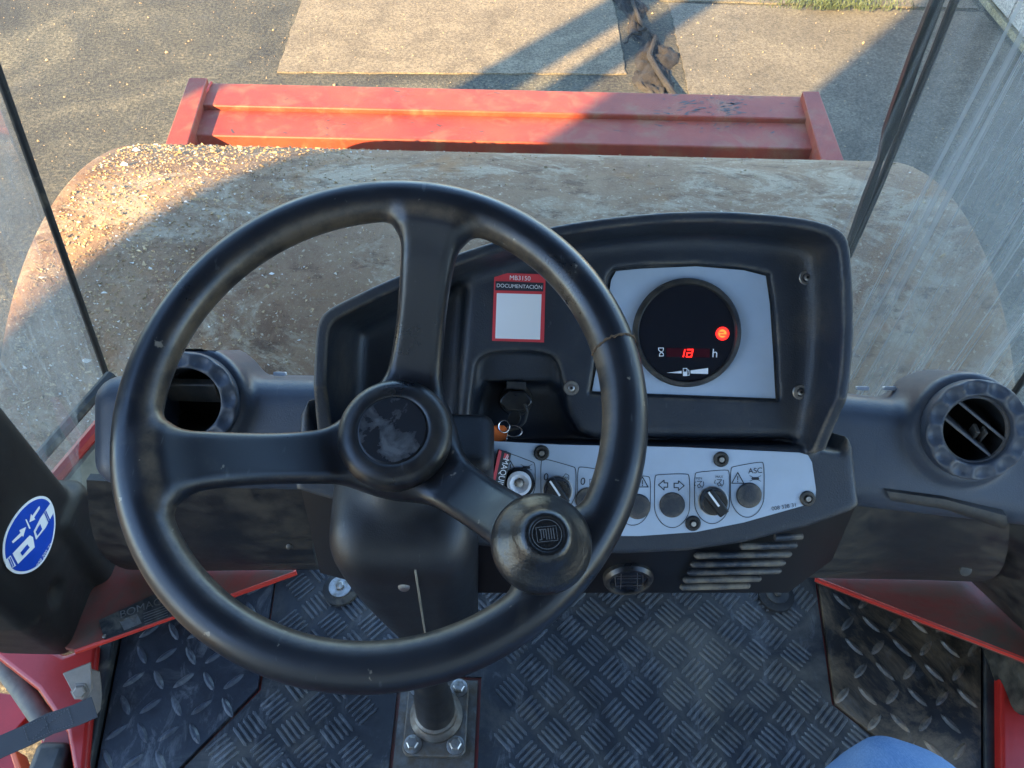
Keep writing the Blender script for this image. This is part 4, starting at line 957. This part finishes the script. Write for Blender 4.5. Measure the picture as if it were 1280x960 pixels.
# ---------------------------------------------------------------- dash beam, vents, lower covers
bm_ = thing('dash_beam', 'broad black dashboard beam running behind the console', 'dashboard', K.pt(-.1, -.08, -.15))
bl0 = K.uv(104, 470, -.045); bl1 = K.uv(104, 612, -.045); br0 = K.uv(1200, 484, -.045)
bx0, bx1 = bl0[0], K.uv(1390, 560, -.045)[0]
vc = (bl0[1]+bl1[1])/2; vh = (bl0[1]-bl1[1])/2
vl = K.uv(236, 502, -.03); vr = K.uv(1214, 536, -.03)
def fbeam(u, v, w_):
    d = box3(u-(bx0+bx1)/2, v-vc+np.clip(u-.16, 0, .3)*.09, w_+.125, (bx1-bx0)/2, vh, .080, .030)
    for c in (vl, vr):
        r = np.sqrt((u-c[0])**2+(v-c[1])**2)
        d = smin(d, smax(r-.060, np.maximum(w_+.034, -.12-w_), .010), .012)
        d = smax(d, -np.maximum(r-.036, -(w_+.11)), .003)
    return d
sdf_obj('beam', fbeam, (bx0-.01, vc-vh-.07, -.22), (bx1+.01, vc+vh+.03, -.02), .004, M['beam'], bm_, K)
# vent rings
def fring(x, y, z):
    r = np.sqrt(x*x+y*y)
    d = smax(smax(r-.0525, .0355-r, .004), np.abs(z-.006)-.011, .006)
    d = smax(d, -( .040-r+ (.014-z)*1.2)*.6, .004) if False else d
    for k in range(12):
        a = k*math.pi/6+.15
        d = smax(d, -(np.sqrt((x-.0455*math.cos(a))**2+(y-.0455*math.sin(a))**2+(z-.0245)**2)-.0125), .0025)
    return d
Vr, Fr_ = surfnets(fring, (-.057, -.057, -.008), (.057, .057, .022), .0013)
for c, lab, vanes in ((vl, 'round dimpled air vent ring seen through the steering wheel, vanes missing', 0), (vr, 'round dimpled air vent at right with two slanted vanes', 1)):
    n_ = K.n+K.u*(-.05 if vanes else .12); FV = Frame(K.pt(*c, -.030), n_)
    av = thing('air_vent', lab, 'air vent', FV.pt(0, 0, 0), 'round air vents')
    mk('ring', FV.pts(Vr), Fr_, M['beam'], av, smooth=True, sharp=0)
    MB().lathe(FV.O, FV.n, [(.0352, .002), (.0340, -.03), (.030, -.06), (.02, -.075), (.004, -.078)], 40, cap0=False).mk('duct', M['deep'], av, smooth=True)
    if vanes:
        a = R_(-38); F2 = Frame(FV.O, FV.n, FV.u*math.cos(a)+FV.v*math.sin(a))
        MB().lathe(FV.O, FV.n, [(.0353, .004), (.0353, .008), (.033, .0085), (.0325, .004)], 48, closed=True).mk('inner_rim', M['beam'], av, smooth=True)
        for t_, tilt in ((-.012, .012), (.010, .010)):
            l = math.sqrt(.0335**2-t_**2)
            MB().prism([F2.pt(-l, t_, .006), F2.pt(l, t_, .006), F2.pt(l*.9, t_+tilt, -.022), F2.pt(-l*.9, t_+tilt, -.022)], [F2.pt(-l, t_+.0030, .006), F2.pt(l, t_+.0030, .006), F2.pt(l*.9, t_+tilt+.002, -.022), F2.pt(-l*.9, t_+tilt+.002, -.022)]).mk('vane', M['beam'], av, bevel=.0007)
        MB().box(F2.pt(.006, .001, -.004), (.004, .012, .012)).mk('link', M['dusty'], av, bevel=.001)
        MB().box(F2.pt(.014, .003, -.004), (.003, .010, .018)).mk('link', M['dusty'], av, bevel=.001)
    else:
        MB().box(FV.pt(-.004, .010, -.03), (.058, .010, .030)).mk('duct_bridge', M['dusty'], av, bevel=.002)
# small pale clips along the rear edge of the beam
for px in ((300, 459), (350, 463), (1078, 481), (1112, 481)):
    u, v = K.uv(*px, -.10)
    FV = Frame(K.pt(u, v, -.10), K.n); MB().plate(FV, rrect(0, -.004, .007, .0022, .0015, 3), -.003, .002).mk('clip', M['printw'], bm_)
# lower covers
cv = thing('lower_cover', 'dusty curved black cover under the right end of the dash', 'cover', (.7, .6, 1.6))
def curved(name, top, bot, bulge, mat, par, nseg=8, th=.01):
    nn = len(top); V = []
    for k in range(nseg+1):
        s = k/nseg
        for a, b in zip(top, bot):
            p = a*(1-s)+b*s; p = p+np.array([0, -1, .4])*bulge*math.sin(math.pi*s); V.append(p)
    m_ = len(V); V += [p+np.array([0, th, -th*.2]) for p in V]
    F = []
    for k in range(nseg):
        for i in range(nn-1):
            q = [k*nn+i, k*nn+i+1, (k+1)*nn+i+1, (k+1)*nn+i]; F += [q, [j+m_ for j in q][::-1]]
    for k in range(nseg):
        for i in (0, nn-1): F.append([k*nn+i, (k+1)*nn+i, (k+1)*nn+i+m_, k*nn+i+m_])
    for i in range(nn-1):
        F += [[i, i+1, i+1+m_, i+m_], [nseg*nn+i, nseg*nn+i+1, nseg*nn+i+1+m_, nseg*nn+i+m_]]
    V, F = fixn(V, F); return mk(name, V, F, mat, par, smooth=True, sharp=50)
top = [atd(x, y, t) for x, y, t in ((1040, 640, .88), (1120, 608, .86), (1180, 622, .86), (1262, 650, .86))]
bot = [atz(x, y, SZ+.012) for x, y in ((1000, 722), (1100, 724), (1160, 725), (1212, 727))]
curved('panel', top, bot, .03, M['dusty'], cv)
top = [atd(x, y, .83) for x, y in ((1108, 614), (1180, 624), (1258, 645))]; bot = [atd(x, y, .85) for x, y in ((1112, 626), (1180, 637), (1252, 660))]
curved('lip', top, bot, .006, M['dusty'], cv, 4)
cc = atd(1206, 712, 1.02); MB().lathe(cc, (0, -.8, .6), [(.008, 0), (.008, .003), (.004, .004)], 20).mk('screw', M['dusty'], cv, smooth=True)
rc = thing('side_cover', 'dark side cover at the right edge below the air vent', 'cover', (.85, .5, 1.6))
top = [atd(x, y, .90) for x, y in ((1262, 650), (1285, 630), (1330, 620))]; bot = [atz(x, y, SZ+.014) for x, y in ((1215, 728), (1283, 792), (1330, 815))]
curved('panel', top, bot, .0, M['shroud'], rc)
lc = thing('lower_cover', 'dark curved cover under the left end of the dash', 'cover', (-.3, .6, 1.6))
top = [atd(x, y, .88) for x, y in ((108, 600), (215, 606), (300, 604), (395, 598))]; bot = [atz(x, y, SZ+.012) for x, y in ((158, 712), (225, 714), (300, 713), (400, 712))]
curved('panel', top, bot, .03, M['shroud'], lc)
top = [atd(x, y, .86) for x, y in ((318, 606), (345, 640), (360, 700))]; bot = [atd(x, y, .87) for x, y in ((395, 600), (405, 640), (408, 715))]
cc = atd(362, 683, .97); MB().lathe(cc, (0, -.8, .6), [(.0042, 0), (.0042, .002), (.002, .003)], 16).mk('screw', M['cap'], lc, smooth=True)

# ---------------------------------------------------------------- steering column
AX, AY = -.104, .370
sc = thing('steering_column', 'black steering column shroud standing on a bolted steel flange', 'steering column', (AX, AY, FZ))
def fcol(x, y, z):
    s = np.clip((z-1.74)/.36, 0, 1); s = s*s*(3-2*s); hw = .041+.027*s; hd = .042+.023*s
    X = x-AX-.028*(1-s)-.006*s; Yc = y-AY-.004
    a, b = np.abs(X)-hw+.040, np.abs(Yc)-hd+.040
    d = (np.sqrt(np.maximum(a, 0)**2+np.maximum(b, 0)**2)+np.minimum(np.maximum(a, b), 0)-.040)*.95
    d = smax(d, np.maximum(z-2.125-(y-AY)*.35, 1.72-z), .045)
    # collar towards the hub, box at its right
    d = smin(d, caps(x, y, z, (AX+.002, AY+.02, 2.07), (-.100, .385, 2.120), .050, .030), .02)
    bx = box3(x-(AX+.058), y-(AY+.052), z-2.085, .030, .032, .055, .012)
    d = smin(d, bx, .012)
    # parting groove down the front
    return d
sdf_obj('shroud', fcol, (-.24, .27, 1.70), (.03, .49, 2.25), .0032, M['shroud'], sc)
gp_ = [atd(520, 716, .8)]
MB().tube([(AX, AY, FZ+.02), (AX, AY, FZ+.10), (AX, AY, FZ+.13), (AX, AY, 1.78)], [.030, .028, .024, .024], 32).mk('tube', M['shroud'], sc, smooth=True)
MB().lathe((AX, AY, FZ), (0, 0, 1), [(.040, .012), (.040, .022), (.033, .030), (.033, .040), (.028, .044)], 40).mk('boss', M['grimy'], sc, smooth=True)
MB().prism([(x+AX, y+AY, FZ+.004) for x, y in rrect(0, .0, .047, .058, .012)], [(x+AX, y+AY, FZ+.016) for x, y in rrect(0, .0, .047, .058, .012)]).mk('flange', M['grimy'], sc, bevel=.002)
for dx in (-.032, .032):
    for dy in (-.042, .042):
        o = MB().lathe((AX+dx, AY+dy, FZ+.016), (0, 0, 1), [(.0135, 0), (.0135, .0025), (.011, .003)], 24).mk('washer', M['metal'], sc, smooth=True)
        MB().lathe((AX+dx, AY+dy, FZ+.019), (0, 0, 1), [(.0095, 0), (.0095, .007), (.0075, .0085)], 6).mk('bolt', M['metal'], o)
bpz = thing('base_plate', 'bare grimy steel plate under the steering column flange', 'base plate', (AX, .2, FZ))
MB().prism([(x, y, FZ-.012) for x, y in ((colL+.004, -.12), (colR-.004, -.12), (colR-.004, colY-.004), (colL+.004, colY-.004))], [(x, y, FZ-.002) for x, y in ((colL+.004, -.12), (colR-.004, -.12), (colR-.004, colY-.004), (colL+.004, colY-.004))]).mk('plate', M['grimy'], bpz)
q = atd(505, 733, .80)
for t in np.linspace(.6, 1.0, 200):
    P = atd(505, 733, t)
    if float(fcol(*[np.array([c]) for c in P])[0]) < 0: break
sm_ = []
for k in range(9):
    for t in np.linspace(.6, 1.15, 500):
        Q = atd(519+k*1.8, 712+k*11.5, t)
        if float(fcol(*[np.array([c]) for c in Q])[0]) < .0006: sm_.append(Q); break
MB().tube(sm_, .0011, 6).mk('seam_wire', M['rail'], sc)
o = MB().lathe(P, (0, -.9, .4), [(.0055, -.002), (.0055, .001), (.003, .002)], 16).mk('screw', M['metal'], sc, smooth=True)

# ---------------------------------------------------------------- steering wheel
TILT, SIDE = R_(19), R_(-2)
WC = np.array([-.101, .3665, 2.251]); RM, RT = .1875, .0175
FW = Frame(WC, (math.sin(SIDE), -math.sin(TILT), math.cos(TILT)))
sw = thing('steering_wheel', 'worn black three-spoke steering wheel with a spinner knob', 'steering wheel', FW.pt(0, 0, -.07))
ends = [FW.uv(546, 262), FW.uv(168, 588), FW.uv(722, 716)]
hubc = FW.uv(489, 536, -.055); print('hub offset', hubc, 'ends', ends)
HC = np.array([0.0, 0.0])
def fwheel(u, v, w_):
    rim = np.sqrt((np.sqrt(u*u+v*v)-RM)**2+w_**2)-RT
    hub = extr(np.sqrt(u*u+v*v)-.048, w_, -.100, -.080, .008)
    d = hub
    for e in ends:
        l = np.linalg.norm(e); dx, dy = e/l; s = u*dx+v*dy; t = -u*dy+v*dx
        q = np.clip((s-.03)/(RM-.035), 0, 1); wc = -.090+.090*(q*q*(3-2*q))
        hw = .0215+.008*(2*q-1)**2
        a, b = np.abs(t)-hw+.009, np.abs(w_-wc)-.0115+.009
        sp_ = np.sqrt(np.maximum(a, 0)**2+np.maximum(b, 0)**2)+np.minimum(np.maximum(a, b), 0)-.009
        sp_ = np.maximum(sp_*.8, np.maximum(-s, s-RM))
        d = smin(d, sp_, .022)
    r = np.sqrt(u*u+v*v); k = .026*np.clip((RM+.004-r)/.03, 0, 1)+.0004
    return smin(d, rim, k)
sdf_obj('rim_and_spokes', fwheel, (-.225, -.225, -.115), (.225, .225, .035), .0023, M['wheel'], sw, FW)
MB().lathe(FW.pt(0, 0, -.074), FW.n, [(1.13*a, b) for a, b in ((.0415, -.010), (.0432, .003), (.0430, .009), (.0405, .0145), (.0355, .0180), (.0300, .0190), (.0268, .0186), (.0262, .0176), (.0255, .0180), (.001, .0184))], 64).mk('hub_cap', M['cap'], sw, smooth=True, sharp=60)
mb = MB().fill(FW, circ(0, 0, .0280, 40), -.074+.0188); mb.mk('hub_disc', simple('scuffed_disc', (.018, .020, .024), .24, dust=(.10, .10, .10), dlo=.50, dhi=.66, dscale=45), sw)
# split in the rim covering
sa = FW.uv(772, 433); th0 = math.atan2(sa[1], sa[0]); er = np.array([math.cos(th0), math.sin(th0)])
P = []
for k in range(41):
    t = R_(-70+k*6.2); r = RM+(RT+.0002)*math.cos(t); jit = .0025*math.sin(t*1.3)+rng.normal(0, .0004)
    P.append(FW.pt(r*er[0]-jit*er[1], r*er[1]+jit*er[0], (RT+.0002)*math.sin(t)))
MB().tube(P, [.0006+.0006*abs(math.sin(k*.9)) for k in range(41)], 6).mk('split', M['grime'], sw)
# spinner knob
kc = FW.uv(675, 677, .03)
sk = FW.pt(*kc, .012)
FKn = Frame(sk, FW.n+.12*FW.u+.05*FW.v, FW.u); KS = 1.07
kn = thing('spinner_knob', 'glossy black domed spinner knob clamped on the wheel rim', 'knob', sk)
MB().lathe(FKn.O, FKn.n, [(KS*a, b) for a, b in ((.012, -.03), (.012, .0), (.030, .002), (.0325, .006), (.0330, .010), (.0318, .0135), (.0285, .0175), (.0235, .0225), (.0190, .029), (.0165, .0335), (.0135, .0362), (.0112, .0368), (.0108, .0362), (.0100, .0362), (.001, .0364))], 72).mk('dome', M['knob'], kn, smooth=True, sharp=70)
mb = MB(); Rg = circ(0, 0, .0098, 40); mb.lines(FKn, [[*Rg, Rg[0]]], .0005, .0368)
S = .0042
def em(P): 
    ca, sa_ = math.cos(R_(8)), math.sin(R_(8)); return [(S*(x*ca-y*sa_), S*(x*sa_+y*ca)) for x, y in P]
mb.lines(FKn, [em([(-1.6, -1.1), (-1.6, 1.2), (1.6, 1.2), (1.6, -1.1), (-1.6, -1.1)])], .0004, .0368)
for P in ([(1.1, -.8), (1.1, .9)], [(.7, -.8), (.7, .9)], [(.3, -.8), (.3, .9)], [(-.1, -.8), (-.1, .8), (-.5, .8)], [(-.5, -.5), (-.5, .8), (-1.1, .8)], [(-.9, .8), (-.9, -.8), (-1.25, -.8)]): mb.lines(FKn, [em(P)], .0007, .0369)
mb.mk('emblem', simple('emblem_line', (.10, .10, .10), .5), kn)

def wheel_grime(m):
    t = m.node_tree; p = t.nodes['Principled BSDF']; src = p.inputs['Base Color'].links[0].from_socket
    sub = N(t, 'VectorMath', operation='SUBTRACT'); t.links.new(N(t, 'NewGeometry').outputs['Position'], sub.inputs[0]); sub.inputs[1].default_value = WC
    cr = N(t, 'VectorMath', operation='CROSS_PRODUCT'); t.links.new(sub.outputs[0], cr.inputs[0]); cr.inputs[1].default_value = FW.n
    ln = N(t, 'VectorMath', operation='LENGTH'); t.links.new(cr.outputs[0], ln.inputs[0])
    r = ramp(t, ln.outputs['Value'], [(RM-.024, 0.), (RM-.0185, 1.), (RM-.0145, .9), (RM-.007, 0.)])
    n = ramp(t, noise(t, 30, 6, .7), [(.36, .1), (.60, .85)])
    mu = N(t, 'Math', operation='MULTIPLY'); t.links.new(r, mu.inputs[0]); t.links.new(n, mu.inputs[1])
    c = mix(t, mu.outputs[0], src, (.115, .085, .055))
    sc = ramp(t, noise(t, 75, 3, .6), [(.70, 0.), (.735, .7)]); c = mix(t, sc, c, (.20, .17, .13))
    t.links.new(c, p.inputs['Base Color'])
wheel_grime(M['wheel'])

# ---------------------------------------------------------------- wiper outside the windscreen
wi = thing('wiper', 'black windscreen wiper standing upright on the right of the glass', 'wiper', (.5, GY+.05, 1.5))
WY = GY+.035
pa = [aty(x, y, WY) for x, y in ((1058, 325), (1075, 285), (1100, 228), (1132, 150), (1165, 70), (1200, -20), (1240, -120))]
MB().tube([p+(.006, .01, 0) for p in pa], [.0055]*len(pa), 10).mk('arm', M['black'], wi, smooth=True)
pb = [aty(x, y, WY) for x, y in ((1060, 305), (1085, 245), (1101, 196), (1116, 160), (1150, 60), (1185, -30))]
wd = [.004, .009, .005, .014, .012, .011]
T = []; B = []
for p, w_ in zip(pb, wd): T.append(p+(-w_, -.010, 0)); B.append(p+(w_*.3, -.010, 0))
poly = T+B[::-1]
MB().prism(poly, [p+(0, .012, 0) for p in poly]).mk('blade', M['black'], wi, bevel=.002)
pe = [aty(x, y, WY) for x, y in ((1069, 290), (1099, 220), (1130, 140), (1163, 60), (1195, -20))]
MB().tube([p+(.004, -.012, 0) for p in pe], .0014, 8).mk('arm_edge', M['rubber'], wi, smooth=True)

# ---------------------------------------------------------------- driver: right leg in jeans
kp = atd(1128, 1026, .66)
hip = np.array([.17, -.30, 2.02]); ank = np.array([.33, -.02, 1.58]); knee = kp
def fleg(x, y, z):
    d = caps(x, y, z, hip, knee, .092, .060)
    d = smin(d, caps(x, y, z, knee+(0, .0, -.012), ank, .058, .050), .03)
    d = smin(d, caps(x, y, z, ank, ank+(.01, .01, -.06), .052, .058), .02)
    d = smin(d, caps(x, y, z, hip, (-.05, -.34, 2.02), .11, .12), .06)
    wr = .0022*np.sin(60*(y-.9*x)+3*np.sin(24*x+20*z))+.0012*np.sin(120*(x+.6*y)+2*np.sin(40*y))
    return d+wr
pn = thing('person', 'driver in blue jeans, only one knee showing at the lower right', 'person', (.2, -.1, FZ))
sdf_obj('jeans', fleg, (-.22, -.50, 1.48), (.45, .32, 2.18), .006, M['denim'], pn)
def fshoe(x, y, z):
    d = caps(x, y, z, ank+(.01, -.02, -.07), ank+(.02, .10, -.085), .040, .036)
    return smax(d, FZ+.002-z, .006)
sdf_obj('boot', fshoe, (.2, -.14, 1.46), (.48, .2, 1.60), .005, M['shoe'], pn)
